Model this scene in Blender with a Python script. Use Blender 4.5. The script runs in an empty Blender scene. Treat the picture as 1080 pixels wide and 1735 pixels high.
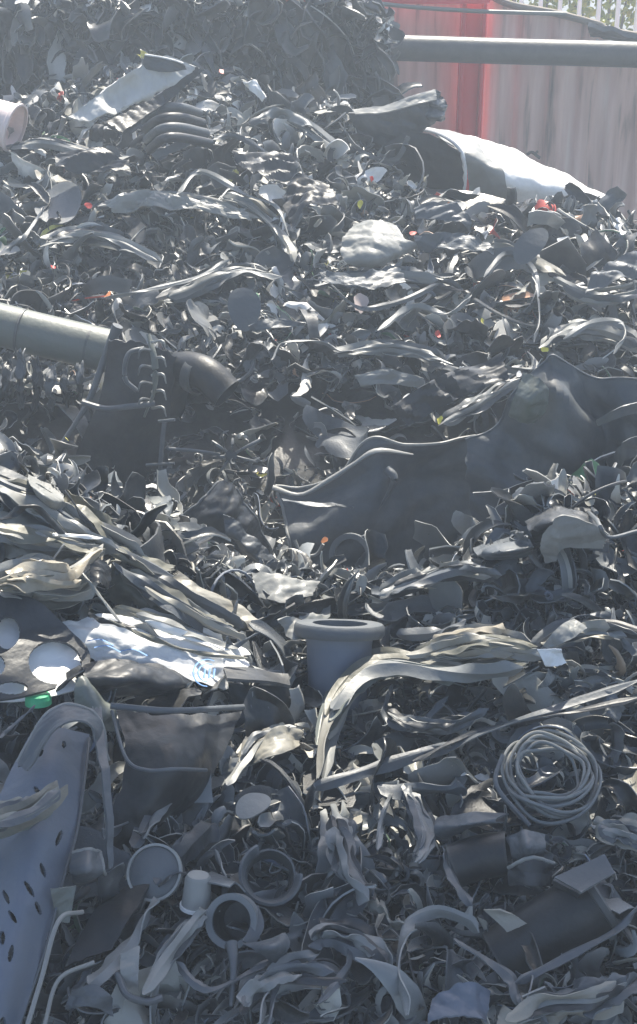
import bpy, math
import numpy as np
from math import radians as R
S = bpy.context.scene
C = S.collection
rng = np.random.default_rng(11)

# ------------------------------------------------------------------ camera, sky, sun, exposure
CAM = np.array([0.0, 0.0, 3.2]); PITCH = 25.0; F = 867.5 / math.tan(R(20))
cd = bpy.data.cameras.new('camera'); cam = bpy.data.objects.new('camera', cd); C.objects.link(cam)
cam.location = CAM; cam.rotation_euler = (R(90 - PITCH), 0, 0)
cd.sensor_fit = 'VERTICAL'; cd.angle = R(40); cd.clip_start = 0.05; cd.clip_end = 500
cd.dof.use_dof = False
S.camera = cam
W = bpy.data.worlds.new("World"); S.world = W; W.use_nodes = True
SUN_EL, SUN_AZ = 56.0, 12.0            # sun ahead of the camera, a little to the right
nt = W.node_tree
sky = nt.nodes.new('ShaderNodeTexSky'); sky.sky_type = 'NISHITA'; sky.sun_disc = False
sky.sun_elevation = R(SUN_EL); sky.sun_rotation = R(SUN_AZ); sky.dust_density = 2.2; sky.ozone_density = 1.6
nt.links.new(sky.outputs[0], nt.nodes['Background'].inputs[0]); nt.nodes['Background'].inputs[1].default_value = 0.12
sl = bpy.data.lights.new('sun', 'SUN'); sun = bpy.data.objects.new('sun', sl); C.objects.link(sun)
sl.energy = 5.0; sl.angle = R(0.5); sl.color = (1, .93, .8)
sun.rotation_euler = (R(90 - SUN_EL), 0, R(180 - SUN_AZ)); sun.location = (2, 6, 8)
S.view_settings.view_transform = 'Standard'; S.view_settings.look = 'None'; S.view_settings.gamma = 1
S.view_settings.exposure = 1.13
S.cycles.max_bounces = 6; S.cycles.volume_bounces = 1

# ------------------------------------------------------------------ picture <-> place
cp, sp = math.cos(R(PITCH)), math.sin(R(PITCH))
def ray(px, py):
    px = np.asarray(px, float); py = np.asarray(py, float)
    u = (px - 540) / F; v = (867.5 - py) / F
    d = np.stack([u, cp + v * sp, -sp + v * cp], -1)
    return d / d[..., 1:2]
def at(px, py, Y):
    return CAM + ray(px, py) * np.asarray(Y, float)[..., None]
def project(p):
    d = np.asarray(p) - CAM
    zc = d[..., 1] * cp - d[..., 2] * sp
    yc = d[..., 1] * sp + d[..., 2] * cp
    return 540 + F * d[..., 0] / zc, 867.5 - F * yc / zc
CX = [-600, 0, 120, 200, 300, 400, 540, 660, 750, 820, 900, 1080, 1700]
CY = [760, 772, 820, 862, 905, 960, 985, 982, 962, 915, 868, 838, 815]
TX = [-600, -60, 0, 60, 100, 150, 220, 300, 400, 500, 580, 620, 680, 780, 1000, 1040, 1100, 1700]
TY = [150, 175, 180, 170, 148, 138, 128, 118, 138, 175, 190, 250, 318, 330, 350, 372, 392, 420]
def surfY(px, py):
    px = np.asarray(px, float); py = np.asarray(py, float)
    c = np.interp(px, CX, CY)
    near = np.interp((py - c) / (1735 - c), [-.2, 0, .12, .35, .65, 1, 1.4], [3.55, 3.4, 3.2, 2.85, 2.4, 2.0, 1.62])
    far = np.interp(py, [0, 100, 150, 200, 260, 320, 400, 480, 560, 640, 750, 850, 965],
                    [8.3, 7.95, 7.7, 7.4, 7.0, 6.6, 6.2, 5.8, 5.45, 5.15, 4.9, 4.65, 4.35])
    t = np.clip((c - py) / 14, 0, 1)
    return near * (1 - t) + far * t
_k = rng.normal(0, 1, (10, 2)) * 7; _ph = rng.uniform(0, 6.28, 10)
def lump(x, y):
    return sum(np.sin(x * _k[i, 0] + y * _k[i, 1] + _ph[i]) for i in range(10)) * .0085
def surf(px, py, h=0.0):
    """point h metres above the heap, seen at px,py"""
    px = np.asarray(px, float); py = np.asarray(py, float)
    e = -ray(px, py)[..., 2]
    Y = surfY(px, py) - np.asarray(h, float) / (e + .12)
    return at(px, py, Y)

# ------------------------------------------------------------------ numpy mesh helpers
def solid(V, Fq, t):
    V = np.asarray(V, float); Fq = np.asarray(Fq)
    n = np.zeros_like(V)
    a, b, c, d = (V[Fq[:, i]] for i in range(4))
    fn = np.cross(c - a, d - b)
    for i in range(4): np.add.at(n, Fq[:, i], fn)
    n /= (np.linalg.norm(n, axis=1, keepdims=True) + 1e-12)
    N = len(V)
    top = V + n * t / 2; bot = V - n * t / 2
    E = np.concatenate([Fq[:, [0, 1]], Fq[:, [1, 2]], Fq[:, [2, 3]], Fq[:, [3, 0]]])
    key = np.sort(E, 1); key = key[:, 0] * N + key[:, 1]
    _, inv, cnt = np.unique(key, return_inverse=True, return_counts=True)
    B = E[cnt[inv] == 1]
    rim = np.stack([B[:, 1], B[:, 0], B[:, 0] + N, B[:, 1] + N], 1)
    return np.concatenate([top, bot]), np.concatenate([Fq, Fq[:, ::-1] + N, rim])
def gridF(n, m, wu=False, wv=False, mask=None):
    i = np.arange(n if wu else n - 1); j = np.arange(m if wv else m - 1)
    I, J = np.meshgrid(i, j, indexing='ij')
    if mask is not None:
        k = mask[:I.shape[0], :I.shape[1]]; I = I[k]; J = J[k]
    I = I.ravel(); J = J.ravel(); I2 = (I + 1) % n; J2 = (J + 1) % m
    return np.stack([I * m + J, I2 * m + J, I2 * m + J2, I * m + J2], 1)
def gsolid(G, t, wu=False, wv=False, mask=None):
    n, m = G.shape[:2]
    V, Fq = solid(G.reshape(-1, 3), gridF(n, m, wu, wv, mask), t)
    if mask is not None:
        used = np.zeros(len(V), bool); used[Fq.ravel()] = True
        idx = np.cumsum(used) - 1; V = V[used]; Fq = idx[Fq]
    return V, Fq
def join(parts):
    Vs, Fs, o = [], [], 0
    for V, Fq in parts: Vs.append(V); Fs.append(Fq + o); o += len(V)
    return np.concatenate(Vs), np.concatenate(Fs)
def mesh(name, V, Fq, mat, sharp=45):
    me = bpy.data.meshes.new(name)
    V = np.ascontiguousarray(V, dtype=np.float32); Fq = np.ascontiguousarray(Fq, dtype=np.int32)
    me.vertices.add(len(V)); me.vertices.foreach_set('co', V.ravel())
    me.loops.add(Fq.size); me.loops.foreach_set('vertex_index', Fq.ravel())
    me.polygons.add(len(Fq)); me.polygons.foreach_set('loop_start', np.arange(0, Fq.size, 4, dtype=np.int32))
    me.update(calc_edges=True); me.validate()
    me.polygons.foreach_set('use_smooth', np.ones(len(me.polygons), bool))
    me.set_sharp_from_angle(angle=R(sharp))
    me.materials.append(mat)
    return me
def obj(name, VF, mat, parent=None, sharp=45, origin=True):
    V, Fq = VF; V = np.asarray(V, float)
    loc = np.zeros(3)
    if parent is not None: loc = np.array(parent.location)
    elif origin: loc = np.array([V[:, 0].mean(), V[:, 1].mean(), V[:, 2].min()])
    o = bpy.data.objects.new(name, mesh(name, V - loc, Fq, mat, sharp)); C.objects.link(o)
    if parent is not None:
        o.parent = parent      # parents at this level are unrotated
        if parent.parent: o.location = (0, 0, 0)
    else: o.location = loc
    return o
def sub(name, VF, mat, part):
    """a sub-part: child of a part whose thing stands at part.parent.location"""
    V, Fq = VF; loc = np.array(part.parent.location)
    o = bpy.data.objects.new(name, mesh(name, np.asarray(V, float) - loc, Fq, mat)); C.objects.link(o); o.parent = part
    return o
def cr(P, n):
    """Catmull-Rom resample along axis 0"""
    P = np.asarray(P, float); k = len(P)
    t = np.asarray(n, float) if not np.isscalar(n) else np.linspace(0, 1, n)
    if k == 2: 
        tt = t.reshape((-1,) + (1,) * (P.ndim - 1)); return P[0] * (1 - tt) + P[1] * tt
    x = np.clip(t, 0, 1) * (k - 1); i = np.minimum(x.astype(int), k - 2); f = (x - i).reshape((-1,) + (1,) * (P.ndim - 1))
    Pe = np.concatenate([2 * P[:1] - P[1:2], P, 2 * P[-1:] - P[-2:-1]])
    p0, p1, p2, p3 = Pe[i], Pe[i + 1], Pe[i + 2], Pe[i + 3]
    return .5 * (2 * p1 + (p2 - p0) * f + (2 * p0 - 5 * p1 + 4 * p2 - p3) * f ** 2 + (3 * p1 - p0 - 3 * p2 + p3) * f ** 3)
def tri(x): return np.abs((x / math.pi) % 2 - 1) * 2 - 1
def crump(P, amp, freq, seed, crease=.6, d=None, spread=.4):
    r = np.random.default_rng(seed); out = np.zeros(P.shape[:-1])
    for i in range(7):
        k = r.normal(0, 1, 3)
        if d is not None: k = d * 1.0 + spread * k
        k = k.copy(); k *= freq * (1.5 ** (i % 4)) / np.linalg.norm(k); ph = r.uniform(0, 6.28)
        ph2 = P @ (r.normal(0, 1, 3) * freq * .4)
        a = P @ k + ph + 1.1 * np.sin(ph2)
        out += (crease * tri(a) + (1 - crease) * np.sin(a)) / (1.5 ** (i % 4))
    return out * amp / 2.5
def normals(G):
    du = np.gradient(G, axis=0); dv = np.gradient(G, axis=1); n = np.cross(du, dv)
    return n / (np.linalg.norm(n, axis=-1, keepdims=True) + 1e-12)
def hpts(rows, Y0=None):
    A = np.asarray(rows, float)
    if Y0 is None:
        m = A[..., 2].mean(); k = .35 if A[..., 1].mean() < 900 else .7
        return surf(A[..., 0], A[..., 1], m + (A[..., 2] - m) * k)
    return at(A[..., 0], A[..., 1], Y0 - A[..., 2])
_seed = [100]
def sheetG(rows, Y0=None, res=64, amp=.006, freq=22, rag=.03, crease=.6, res2=None):
    _seed[0] += 1; r = np.random.default_rng(_seed[0])
    P = hpts(rows, Y0); n, m = res, res2 or res
    u = np.linspace(0, 1, n); v = np.linspace(0, 1, m)
    G = cr(P, u); G = np.swapaxes(cr(np.swapaxes(G, 0, 1), v), 0, 1)
    if rag:
        def wob(t, s): q = np.random.default_rng(_seed[0] * 7 + s); return sum(tri(t * q.uniform(6, 50) + q.uniform(0, 6)) for _ in range(4)) / 4
        U, Vv = np.meshgrid(u, v, indexing='ij')
        a0, a1 = rag * (wob(v, 1) * .5 + .5), 1 - rag * (wob(v, 2) * .5 + .5)
        b0, b1 = rag * (wob(u, 3) * .5 + .5), 1 - rag * (wob(u, 4) * .5 + .5)
        UU = a0[None] + (a1 - a0)[None] * U; VV = b0[:, None] + (b1 - b0)[:, None] * Vv
        x = UU * (n - 1); i = np.clip(x.astype(int), 0, n - 2); f = (x - i)[..., None]
        y = VV * (m - 1); j = np.clip(y.astype(int), 0, m - 2); g = (y - j)[..., None]
        G = (G[i, j] * (1 - f) + G[i + 1, j] * f) * (1 - g) + (G[i, j + 1] * (1 - f) + G[i + 1, j + 1] * f) * g
    if amp:
        q = np.random.default_rng(_seed[0] + 900)
        dd = (G[-1] - G[0]).mean(0); dd /= np.linalg.norm(dd) + 1e-9; d2 = (G[:, -1] - G[:, 0]).mean(0); d2 /= np.linalg.norm(d2) + 1e-9
        dd = dd * math.cos(.5 * q.normal()) + d2 * math.sin(.5 * q.normal()); N0 = normals(G)
        G = G + N0 * (crump(G, amp * 1.1, freq * 1.4, _seed[0] + 5, .85, dd, .3) + crump(G, amp * .8, freq * 3.2, _seed[0] + 6, .95, dd, .35) + crump(G, amp * .22, freq * 7, _seed[0] + 7, 1.0, dd, .8))[..., None]
    return G
def tubeG(P, r, n=40, k=14, squash=1.0, up=(0, 0, 1), rad=None):
    P = cr(P, n); T = np.gradient(P, axis=0); T /= np.linalg.norm(T, axis=1, keepdims=True) + 1e-9
    N = np.cross(T, np.broadcast_to(up, T.shape)); N /= np.linalg.norm(N, axis=1, keepdims=True) + 1e-9
    B = np.cross(N, T); a = np.linspace(0, 2 * math.pi, k, endpoint=False)
    rr = np.full(n, r, float) if rad is None else cr(np.asarray(rad, float)[:, None], n)[:, 0]
    return P[:, None] + rr[:, None, None] * (N[:, None] * np.cos(a)[None, :, None] + squash * B[:, None] * np.sin(a)[None, :, None])
def tube(P, r, t=None, **kw):
    G = tubeG(P, r, **kw); r_ = r if not kw.get('rad') else max(kw['rad'])
    return gsolid(G, t or r_ * .25, wv=True)
def rod(P, r, n=24, k=8, rad=None, squash=1.0, up=(0, 0, 1)):
    G = tubeG(P, r, n=n, k=k, rad=rad, squash=squash, up=up)
    V = G.reshape(-1, 3); Fq = gridF(n, k, wv=True)
    c0, c1 = len(V), len(V) + 1
    V = np.concatenate([V, G[0].mean(0)[None], G[-1].mean(0)[None]])
    cap = []
    for j in range(0, k, 2):
        cap.append([c0, (j + 2) % k, (j + 1) % k, j]); b = (n - 1) * k; cap.append([c1, b + j, b + (j + 1) % k, b + (j + 2) % k])
    return V, np.concatenate([Fq, np.array(cap)])
def ribbon(P, w, n=60, m=8, t=.003, twist=1.2, rag=.25, seed=None, bow=.35):
    _seed[0] += 1; q = np.random.default_rng(_seed[0] + 31 if seed is None else seed); P = cr(P, n); T = np.gradient(P, axis=0); T /= np.linalg.norm(T, axis=1, keepdims=True) + 1e-9
    V = np.broadcast_to(np.array([.15, .8, -.6]), P.shape).copy(); V /= np.linalg.norm(V, axis=1, keepdims=True)
    S_ = np.cross(T, V); S_ /= np.linalg.norm(S_, axis=1, keepdims=True) + 1e-9; B = np.cross(S_, T)
    u = np.linspace(0, 1, n); th = twist * (np.sin(u * q.uniform(2, 6) + q.uniform(0, 6)) + .4 * np.sin(u * q.uniform(9, 16))) + .3
    A = S_ * np.cos(th)[:, None] + B * np.sin(th)[:, None]; N = np.cross(A, T)
    ww = w * np.interp(u, [0, .05, .3, .7, .93, 1], [.15, .8, 1, .75, .9, .05]) * (1 + rag * sum(tri(u * q.uniform(8, 45) + q.uniform(0, 6)) for _ in range(3)) / 3)
    v = np.linspace(-1, 1, m); G = P[:, None] + A[:, None] * (v[None, :, None] * ww[:, None, None]) + N[:, None] * ((np.abs(v - q.uniform(-.4, .4)) - .3 * np.abs(v + .6))[None, :, None] * ww[:, None, None] * bow * 1.6)
    G = G + N[:, None] * crump(G, w * .06, 1.2 / w, _seed[0], .9)[..., None]
    return gsolid(G, t)
def lathe(prof, c, axis, k=36, t=.004, arc=1.0, e1=None):
    """prof: (radius, along) pairs"""
    axis = np.asarray(axis, float); axis /= np.linalg.norm(axis)
    if e1 is None: e1 = np.cross(axis, (0.3, .1, 1) if abs(axis[2]) < .9 else (1, 0, 0))
    e1 = np.asarray(e1, float); e1 = e1 - axis * (e1 @ axis); e1 /= np.linalg.norm(e1); e2 = np.cross(axis, e1)
    full = arc >= 1; a = np.linspace(0, 2 * math.pi * arc, k, endpoint=not full)
    prof = np.asarray(prof, float)
    G = np.asarray(c, float) + prof[:, None, 0:1] * (e1 * np.cos(a)[None, :, None] + e2 * np.sin(a)[None, :, None]) + prof[:, None, 1:2] * axis
    w_ = G + (G - np.asarray(c, float)) * (crump(G, .035, 14, k + len(prof), .3) + crump(G, .012, 60, k, .6))[..., None]
    return gsolid(w_, t, wv=full)
def mpp(px, py, h=0.0):
    p = surf(px, py, h); return float(((p[1]) * cp - (p[2] - 3.2) * sp) / F)

# ------------------------------------------------------------------ materials
def newmat(name):
    m = bpy.data.materials.new(name); m.use_nodes = True
    return m, m.node_tree, m.node_tree.nodes['Principled BSDF']
def dirty(m, t, b, colsock, rough, scale=14, dust=.25, dustcol=(.2, .19, .17), bump=.25, bscale=60):
    N, L = t.nodes, t.links
    tc = N.new('ShaderNodeTexCoord')
    n1 = N.new('ShaderNodeTexNoise'); n1.inputs['Scale'].default_value = scale; n1.inputs['Detail'].default_value = 7; n1.inputs['Roughness'].default_value = .65
    L.new(tc.outputs['Object'], n1.inputs['Vector'])
    rp = N.new('ShaderNodeValToRGB'); rp.color_ramp.elements[0].position = .42; rp.color_ramp.elements[1].position = .72
    rp.color_ramp.elements[1].color = (dust * 2, dust * 2, dust * 2, 1); L.new(n1.outputs[0], rp.inputs[0])
    mx = N.new('ShaderNodeMix'); mx.data_type = 'RGBA'; L.new(rp.outputs[0], mx.inputs[0])
    if isinstance(colsock, tuple): mx.inputs[6].default_value = (*colsock, 1)
    else: L.new(colsock, mx.inputs[6])
    mx.inputs[7].default_value = (*dustcol, 1)
    ge = N.new('ShaderNodeNewGeometry'); er = N.new('ShaderNodeMapRange'); er.inputs[1].default_value = .57; er.inputs[2].default_value = .76
    er.inputs[3].default_value = 0; er.inputs[4].default_value = .85; L.new(ge.outputs['Pointiness'], er.inputs[0])
    em = N.new('ShaderNodeMix'); em.data_type = 'RGBA'; em.blend_type = 'ADD'; em.inputs[7].default_value = (.3, .305, .29, 1)   # scuffed torn edges
    L.new(er.outputs[0], em.inputs[0]); L.new(mx.outputs[2], em.inputs[6]); L.new(em.outputs[2], b.inputs['Base Color'])
    mr = N.new('ShaderNodeMapRange'); mr.inputs[3].default_value = rough - .1; mr.inputs[4].default_value = rough + .25
    L.new(n1.outputs[0], mr.inputs[0]); L.new(mr.outputs[0], b.inputs['Roughness'])
    n2 = N.new('ShaderNodeTexNoise'); n2.inputs['Scale'].default_value = bscale; n2.inputs['Detail'].default_value = 5
    L.new(tc.outputs['Object'], n2.inputs['Vector'])
    bp = N.new('ShaderNodeBump'); bp.inputs['Strength'].default_value = bump; bp.inputs['Distance'].default_value = .006
    L.new(n2.outputs[0], bp.inputs['Height']); L.new(bp.outputs[0], b.inputs['Normal'])
def plastic(name, col, rough=.42, dust=.2, spec=.5, trans=0, **kw):
    m, t, b = newmat(name); dirty(m, t, b, col, rough, dust=dust, **kw)
    b.inputs['Specular IOR Level'].default_value = spec
    if trans:
        tr = t.nodes.new('ShaderNodeBsdfTranslucent'); tr.inputs[0].default_value = (*col, 1)
        mx = t.nodes.new('ShaderNodeMixShader'); mx.inputs[0].default_value = trans
        t.links.new(b.outputs[0], mx.inputs[1]); t.links.new(tr.outputs[0], mx.inputs[2]); t.links.new(mx.outputs[0], t.nodes['Material Output'].inputs[0])
    return m
def islands(name, stops, rough=.28, dust=.12):
    m, t, b = newmat(name)
    g = t.nodes.new('ShaderNodeNewGeometry'); rp = t.nodes.new('ShaderNodeValToRGB'); cr_ = rp.color_ramp; cr_.interpolation = 'CONSTANT'
    cr_.elements[0].color = (*stops[0][1], 1); cr_.elements[1].position = stops[1][0]; cr_.elements[1].color = (*stops[1][1], 1)
    for p, c in stops[2:]:
        e = cr_.elements.new(p); e.color = (*c, 1)
    t.links.new(g.outputs['Random Per Island'], rp.inputs[0])
    dirty(m, t, b, rp.outputs[0], rough, dust=dust); return m
M = {}
M['black'] = plastic('black_plastic', (.010, .012, .015), .4, .05)
M['dark'] = plastic('dark_grey_plastic', (.026, .03, .036), .4, .08)
M['mid'] = plastic('mid_grey_plastic', (.085, .096, .108), .4, .1)
M['pale'] = plastic('pale_grey_plastic', (.24, .245, .235), .42, .2)
M['lightmid'] = plastic('light_grey_plastic', (.19, .2, .2), .4, .15)
M['white'] = plastic('white_plastic', (.78, .78, .76), .45, .08)
M['tan'] = plastic('tan_plastic', (.25, .24, .205), .42, .2)
M['olive'] = plastic('olive_film', (.14, .14, .115), .38, .25, dustcol=(.3, .28, .22), trans=.15)
M['blue'] = plastic('blue_grey_plastic', (.12, .145, .19), .5, .1)
M['film'] = plastic('white_film', (.85, .86, .86), .35, .04, trans=.35)
M['clear'] = plastic('yellowed_film', (.42, .38, .3), .2, .3, dustcol=(.75, .7, .6), trans=.3)
M['print'] = plastic('blue_print', (.1, .24, .5), .5, 0)
M['red'] = plastic('red_plastic', (.6, .06, .045), .45, .1)
M['orange'] = plastic('orange_plastic', (.7, .25, .08), .45, .1)
M['yellow'] = plastic('yellow_plastic', (.75, .68, .1), .45, .1)
M['green'] = plastic('green_plastic', (.0, .42, .16), .4, .02)
M['pipe'] = plastic('grey_green_pipe', (.13, .145, .13), .38, .15)
M['redpaint'] = plastic('red_paint', (.75, .012, .03), .5, .04, dustcol=(.4, .25, .22))
M['brown'] = plastic('brown_board', (.16, .13, .1), .7, .3)
mixed = [(0, (.012, .014, .017)), (.24, (.035, .039, .045)), (.44, (.09, .098, .108)), (.64, (.2, .207, .21)), (.79, (.33, .33, .3)),
         (.89, (.5, .5, .48)), (.95, (.78, .77, .74)), (.982, (.5, .3, .2)), (.988, (.55, .07, .05)), (.992, (.6, .55, .12)), (.996, (.1, .25, .12))]
M['mixed'] = islands('mixed_scrap', mixed)
M['mixdark'] = islands('dark_scrap', [(0, (.014, .016, .018)), (.5, (.03, .033, .038)), (.8, (.06, .066, .072)), (.93, (.13, .13, .12)), (.98, (.4, .4, .38))])

def wallmat():
    m, t, b = newmat('stained_sheet_metal'); N, L = t.nodes, t.links
    tc = N.new('ShaderNodeTexCoord'); mp = N.new('ShaderNodeMapping'); mp.inputs['Scale'].default_value = (5, 5, .45); L.new(tc.outputs['Object'], mp.inputs[0])
    n = N.new('ShaderNodeTexNoise'); n.inputs['Scale'].default_value = 2.2; n.inputs['Detail'].default_value = 8; L.new(mp.outputs[0], n.inputs['Vector'])
    r = N.new('ShaderNodeValToRGB'); e = r.color_ramp.elements
    e[0].position = .28; e[0].color = (.05, .045, .045, 1); e[1].position = .42; e[1].color = (.58, .38, .32, 1)
    q = r.color_ramp.elements.new(.6); q.color = (.72, .51, .44, 1); q = r.color_ramp.elements.new(.72); q.color = (.78, .62, .54, 1)
    L.new(n.outputs[0], r.inputs[0]); L.new(r.outputs[0], b.inputs['Base Color']); b.inputs['Roughness'].default_value = .65
    return m
M['wall'] = wallmat()
def soilmat():
    m, t, b = newmat('dark_soil'); dirty(m, t, b, (.03, .03, .03), .8, scale=20, dust=.2); return m
M['soil'] = soilmat()
def leafmat():
    m, t, b = newmat('leaves'); g = t.nodes.new('ShaderNodeNewGeometry'); r = t.nodes.new('ShaderNodeValToRGB')
    r.color_ramp.elements[0].color = (.22, .32, .03, 1); r.color_ramp.elements[1].color = (.7, .65, .12, 1)
    t.links.new(g.outputs['Random Per Island'], r.inputs[0]); t.links.new(r.outputs[0], b.inputs['Base Color'])
    tr = t.nodes.new('ShaderNodeBsdfTranslucent'); t.links.new(r.outputs[0], tr.inputs[0]); mx = t.nodes.new('ShaderNodeMixShader'); mx.inputs[0].default_value = .45
    t.links.new(b.outputs[0], mx.inputs[1]); t.links.new(tr.outputs[0], mx.inputs[2]); t.links.new(mx.outputs[0], t.nodes['Material Output'].inputs[0])
    return m
M['leaf'] = leafmat()
M['bark'] = plastic('bark', (.12, .09, .06), .8, .2)

LAND = []
def tag(o, label, cat, group=None, lm=None, pos=None):
    o['label'] = label; o['category'] = cat; o['kind'] = 'thing'
    if group: o['group'] = group
    if lm: LAND.append((lm, pos))
    return o
def thing(name, label, cat, pos, h=0.0, lm=None, group=None, loc=None):
    o = bpy.data.objects.new(name, None); C.objects.link(o)
    o.location = loc if loc is not None else surf(pos[0], pos[1], h); o.empty_display_size = .05
    tag(o, label, cat, group, lm, pos); bpy.context.view_layer.update()
    return o
def one(name, VF, mat, label, cat, pos=None, lm=None, group=None, sharp=45):
    o = obj(name, VF, M[mat], sharp=sharp)
    return tag(o, label, cat, group, lm, pos)

# ------------------------------------------------------------------ ground and the body of the heap
g = obj('ground', gsolid(np.stack(np.meshgrid(np.linspace(-30, 30, 13), np.linspace(-20, 45, 13), indexing='ij') + [np.zeros((13, 13)) - .02], -1), .04), M['soil'])
g['kind'] = 'structure'
px = np.linspace(-600, 1700, 150); pys = np.linspace(0, 1, 170)
rows = []
for k in pys:
    c = np.interp(px, CX, CY); T = np.interp(px, TX, TY)
    py = np.where(k < .45, 1950 + (c + 2 - 1950) * k / .45, np.where(k < .5, c + 2 - 18 * (k - .45) / .05, c - 16 + (T - c + 16) * (k - .5) / .5))
    P = surf(px, py, -.03); P[:, 2] += lump(P[:, 0], P[:, 1]); rows.append(P)
back = rows[-1].copy(); back[:, 1] += .5; back[:, 2] = 0.9; b2 = back.copy(); b2[:, 1] += .4; b2[:, 2] = 0
front = rows[0].copy(); front[:, 1] -= .7; front[:, 2] = 0
heap = obj('scrap_heap', gsolid(np.array([front] + rows + [back, b2]), .01), M['mixdark'])
heap['kind'] = 'stuff'

# unseen roof on posts, added to shade the near foot of the heap
cz = 4.7; cy1 = 2.42 + (cz - 1.35) / math.tan(R(SUN_EL)) * math.cos(R(SUN_AZ))
X_ = np.linspace(-8, 8, 240)
Gc = np.stack([np.stack([X_, np.full_like(X_, y) + .0 * X_, cz + .25 * (cy1 - y) / 6 + .02 * np.sin(X_ * 40)], -1) for y in np.linspace(cy1 - 1.75, cy1, 6)], 1)
sr = bpy.data.objects.new('added_shade_roof', None); C.objects.link(sr); sr.location = (0, 2, 0); sr['kind'] = 'structure'; bpy.context.view_layer.update()
obj('shade_sheet', gsolid(Gc, .004), M['pale'], sr)
for x_ in (-7, 7):
    for y_ in (cy1 - 1.6, cy1 - .15): obj('post', rod([(x_, y_, 0), (x_, y_, cz)], .06, n=4, k=10), M['dark'], sr)

# ------------------------------------------------------------------ templates of torn plastic
def T_strip(s, L=1.0, wid=.1, curv=2.0, twist=2.0, bow=.3, n=13):
    r = np.random.default_rng(s); d = np.array([1., 0, 0]); p = np.zeros(3); up = np.array([0, 0, 1.]); P, U = [], []
    kz, ky, tw = r.normal(0, curv), r.normal(0, curv * .6), r.normal(0, twist)
    for i in range(n):
        P.append(p.copy()); U.append(up.copy())
        side = np.cross(d, up); d = d + (side * kz + up * ky) * L / n; d /= np.linalg.norm(d)
        up = up + np.cross(d, up) * tw * L / n; up -= d * (up @ d); up /= np.linalg.norm(up); p = p + d * L / n
        kz += r.normal(0, curv * .6); ky += r.normal(0, curv * .5)
    P = np.array(P); U = np.array(U); P -= P.mean(0); T = np.gradient(P, axis=0); T /= np.linalg.norm(T, axis=1, keepdims=True)
    Sd = np.cross(T, U); w = wid * (np.interp(np.linspace(0, 1, n), [0, .15, .8, 1], [r.uniform(.1, .9), 1, r.uniform(.6, 1.1), r.uniform(.05, .9)]) * (1 + r.normal(0, .1, n)))
    v = np.linspace(-1, 1, 4)
    return P[:, None] + Sd[:, None] * (v[None, :, None] * w[:, None, None]) + U[:, None] * ((v ** 2)[None, :, None] * w[:, None, None] * bow)
def T_shard(s, n=8, bend=1.2, asp=.7, amp=.06, pw=3.0):
    r = np.random.default_rng(s); u = np.linspace(-1, 1, n); U, V = np.meshgrid(u, u, indexing='ij')
    a = np.arctan2(V, U); rad = np.maximum(abs(U), abs(V)); sq = 1 / np.maximum(abs(np.cos(a)), abs(np.sin(a)))
    out = 1 + sum(r.normal(0, .2 / (k ** .6)) * np.cos(k * a + r.uniform(0, 6.3)) for k in (1, 2, 3, 5))
    lim = np.minimum(out, sq); X = rad * lim * np.cos(a); Y = rad * lim * np.sin(a) * asp
    th = r.uniform(0, 3.14); Q = X * math.cos(th) + Y * math.sin(th); P_ = -X * math.sin(th) + Y * math.cos(th)
    b = r.uniform(.3, 1) * bend; x = np.sin(Q * b) / b; z = (1 - np.cos(Q * b)) / b
    G = np.stack([x, P_, z - z.mean()], -1)
    return (G + np.stack([0 * x, 0 * x, crump(G * 1.0, amp, 3.5, s + 9, .7)], -1)) * .5
def T_ring(s, arc=None, wid=.3, n=20):
    r = np.random.default_rng(s); arc = arc or r.uniform(.4, .95)
    a = np.linspace(0, 6.283 * arc, n); v = np.linspace(-1, 1, 3); el = r.uniform(.6, 1)
    G = np.stack([np.cos(a)[:, None] * (1 + .1 * v) * .5, np.sin(a)[:, None] * el * (1 + .1 * v) * .5, (v * wid * .5)[None] * (1 + .25 * np.sin(a * 2 + s))[:, None]], -1)
    return G + r.normal(0, .012, (n, 1, 3))
def T_film(s, n=14):
    r = np.random.default_rng(s); G = T_shard(s, n, 1.2, r.uniform(.25, .6), .0)
    for i in range(3):
        G = G + np.stack([crump(G, .07, 5 + 3 * i, s * 3 + i, .9), crump(G, .07, 5, s * 5 + i, .5), crump(G, .13 / (i + 1), 6 + 3 * i, s + i, .85)], -1)
    return G
def T_hose(s, n=26, k=6):
    r = np.random.default_rng(s); a = np.linspace(0, r.uniform(2.5, 8), n); rr = .42 + .1 * np.sin(a * .7 + s)
    P = np.stack([rr * np.cos(a), rr * np.sin(a) * r.uniform(.6, 1), .02 * a + .07 * np.sin(a * 1.7)], -1)
    return rod(P, r.uniform(.014, .026), n=n, k=k)
def T_shred(s):
    r = np.random.default_rng(s + 500); G = T_strip(s + 500, 1, r.uniform(.05, .15), 2.6, 3.5, r.uniform(.3, 1.1), 18)
    for i in range(2): G = G + np.stack([crump(G, .03, 9 + 9 * i, s * 3 + i * 7 + j, .9) for j in range(3)], -1)
    return G
def T_blade(s):
    r = np.random.default_rng(s + 700); G = T_strip(s + 700, 1, r.uniform(.04, .085), 1.7, 1.6, r.uniform(.3, .9), 18)
    c = G.mean(1, keepdims=True); u = np.linspace(0, 1, 18); return c + (G - c) * (np.sin(np.pi * np.clip(u * .96 + .03, 0, 1)) ** .6)[:, None, None] * 1.15
TPL = {}
def add_t(kind, V, Fq):
    V = V - V.mean(0); TPL.setdefault(kind, []).append((V, Fq))
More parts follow.
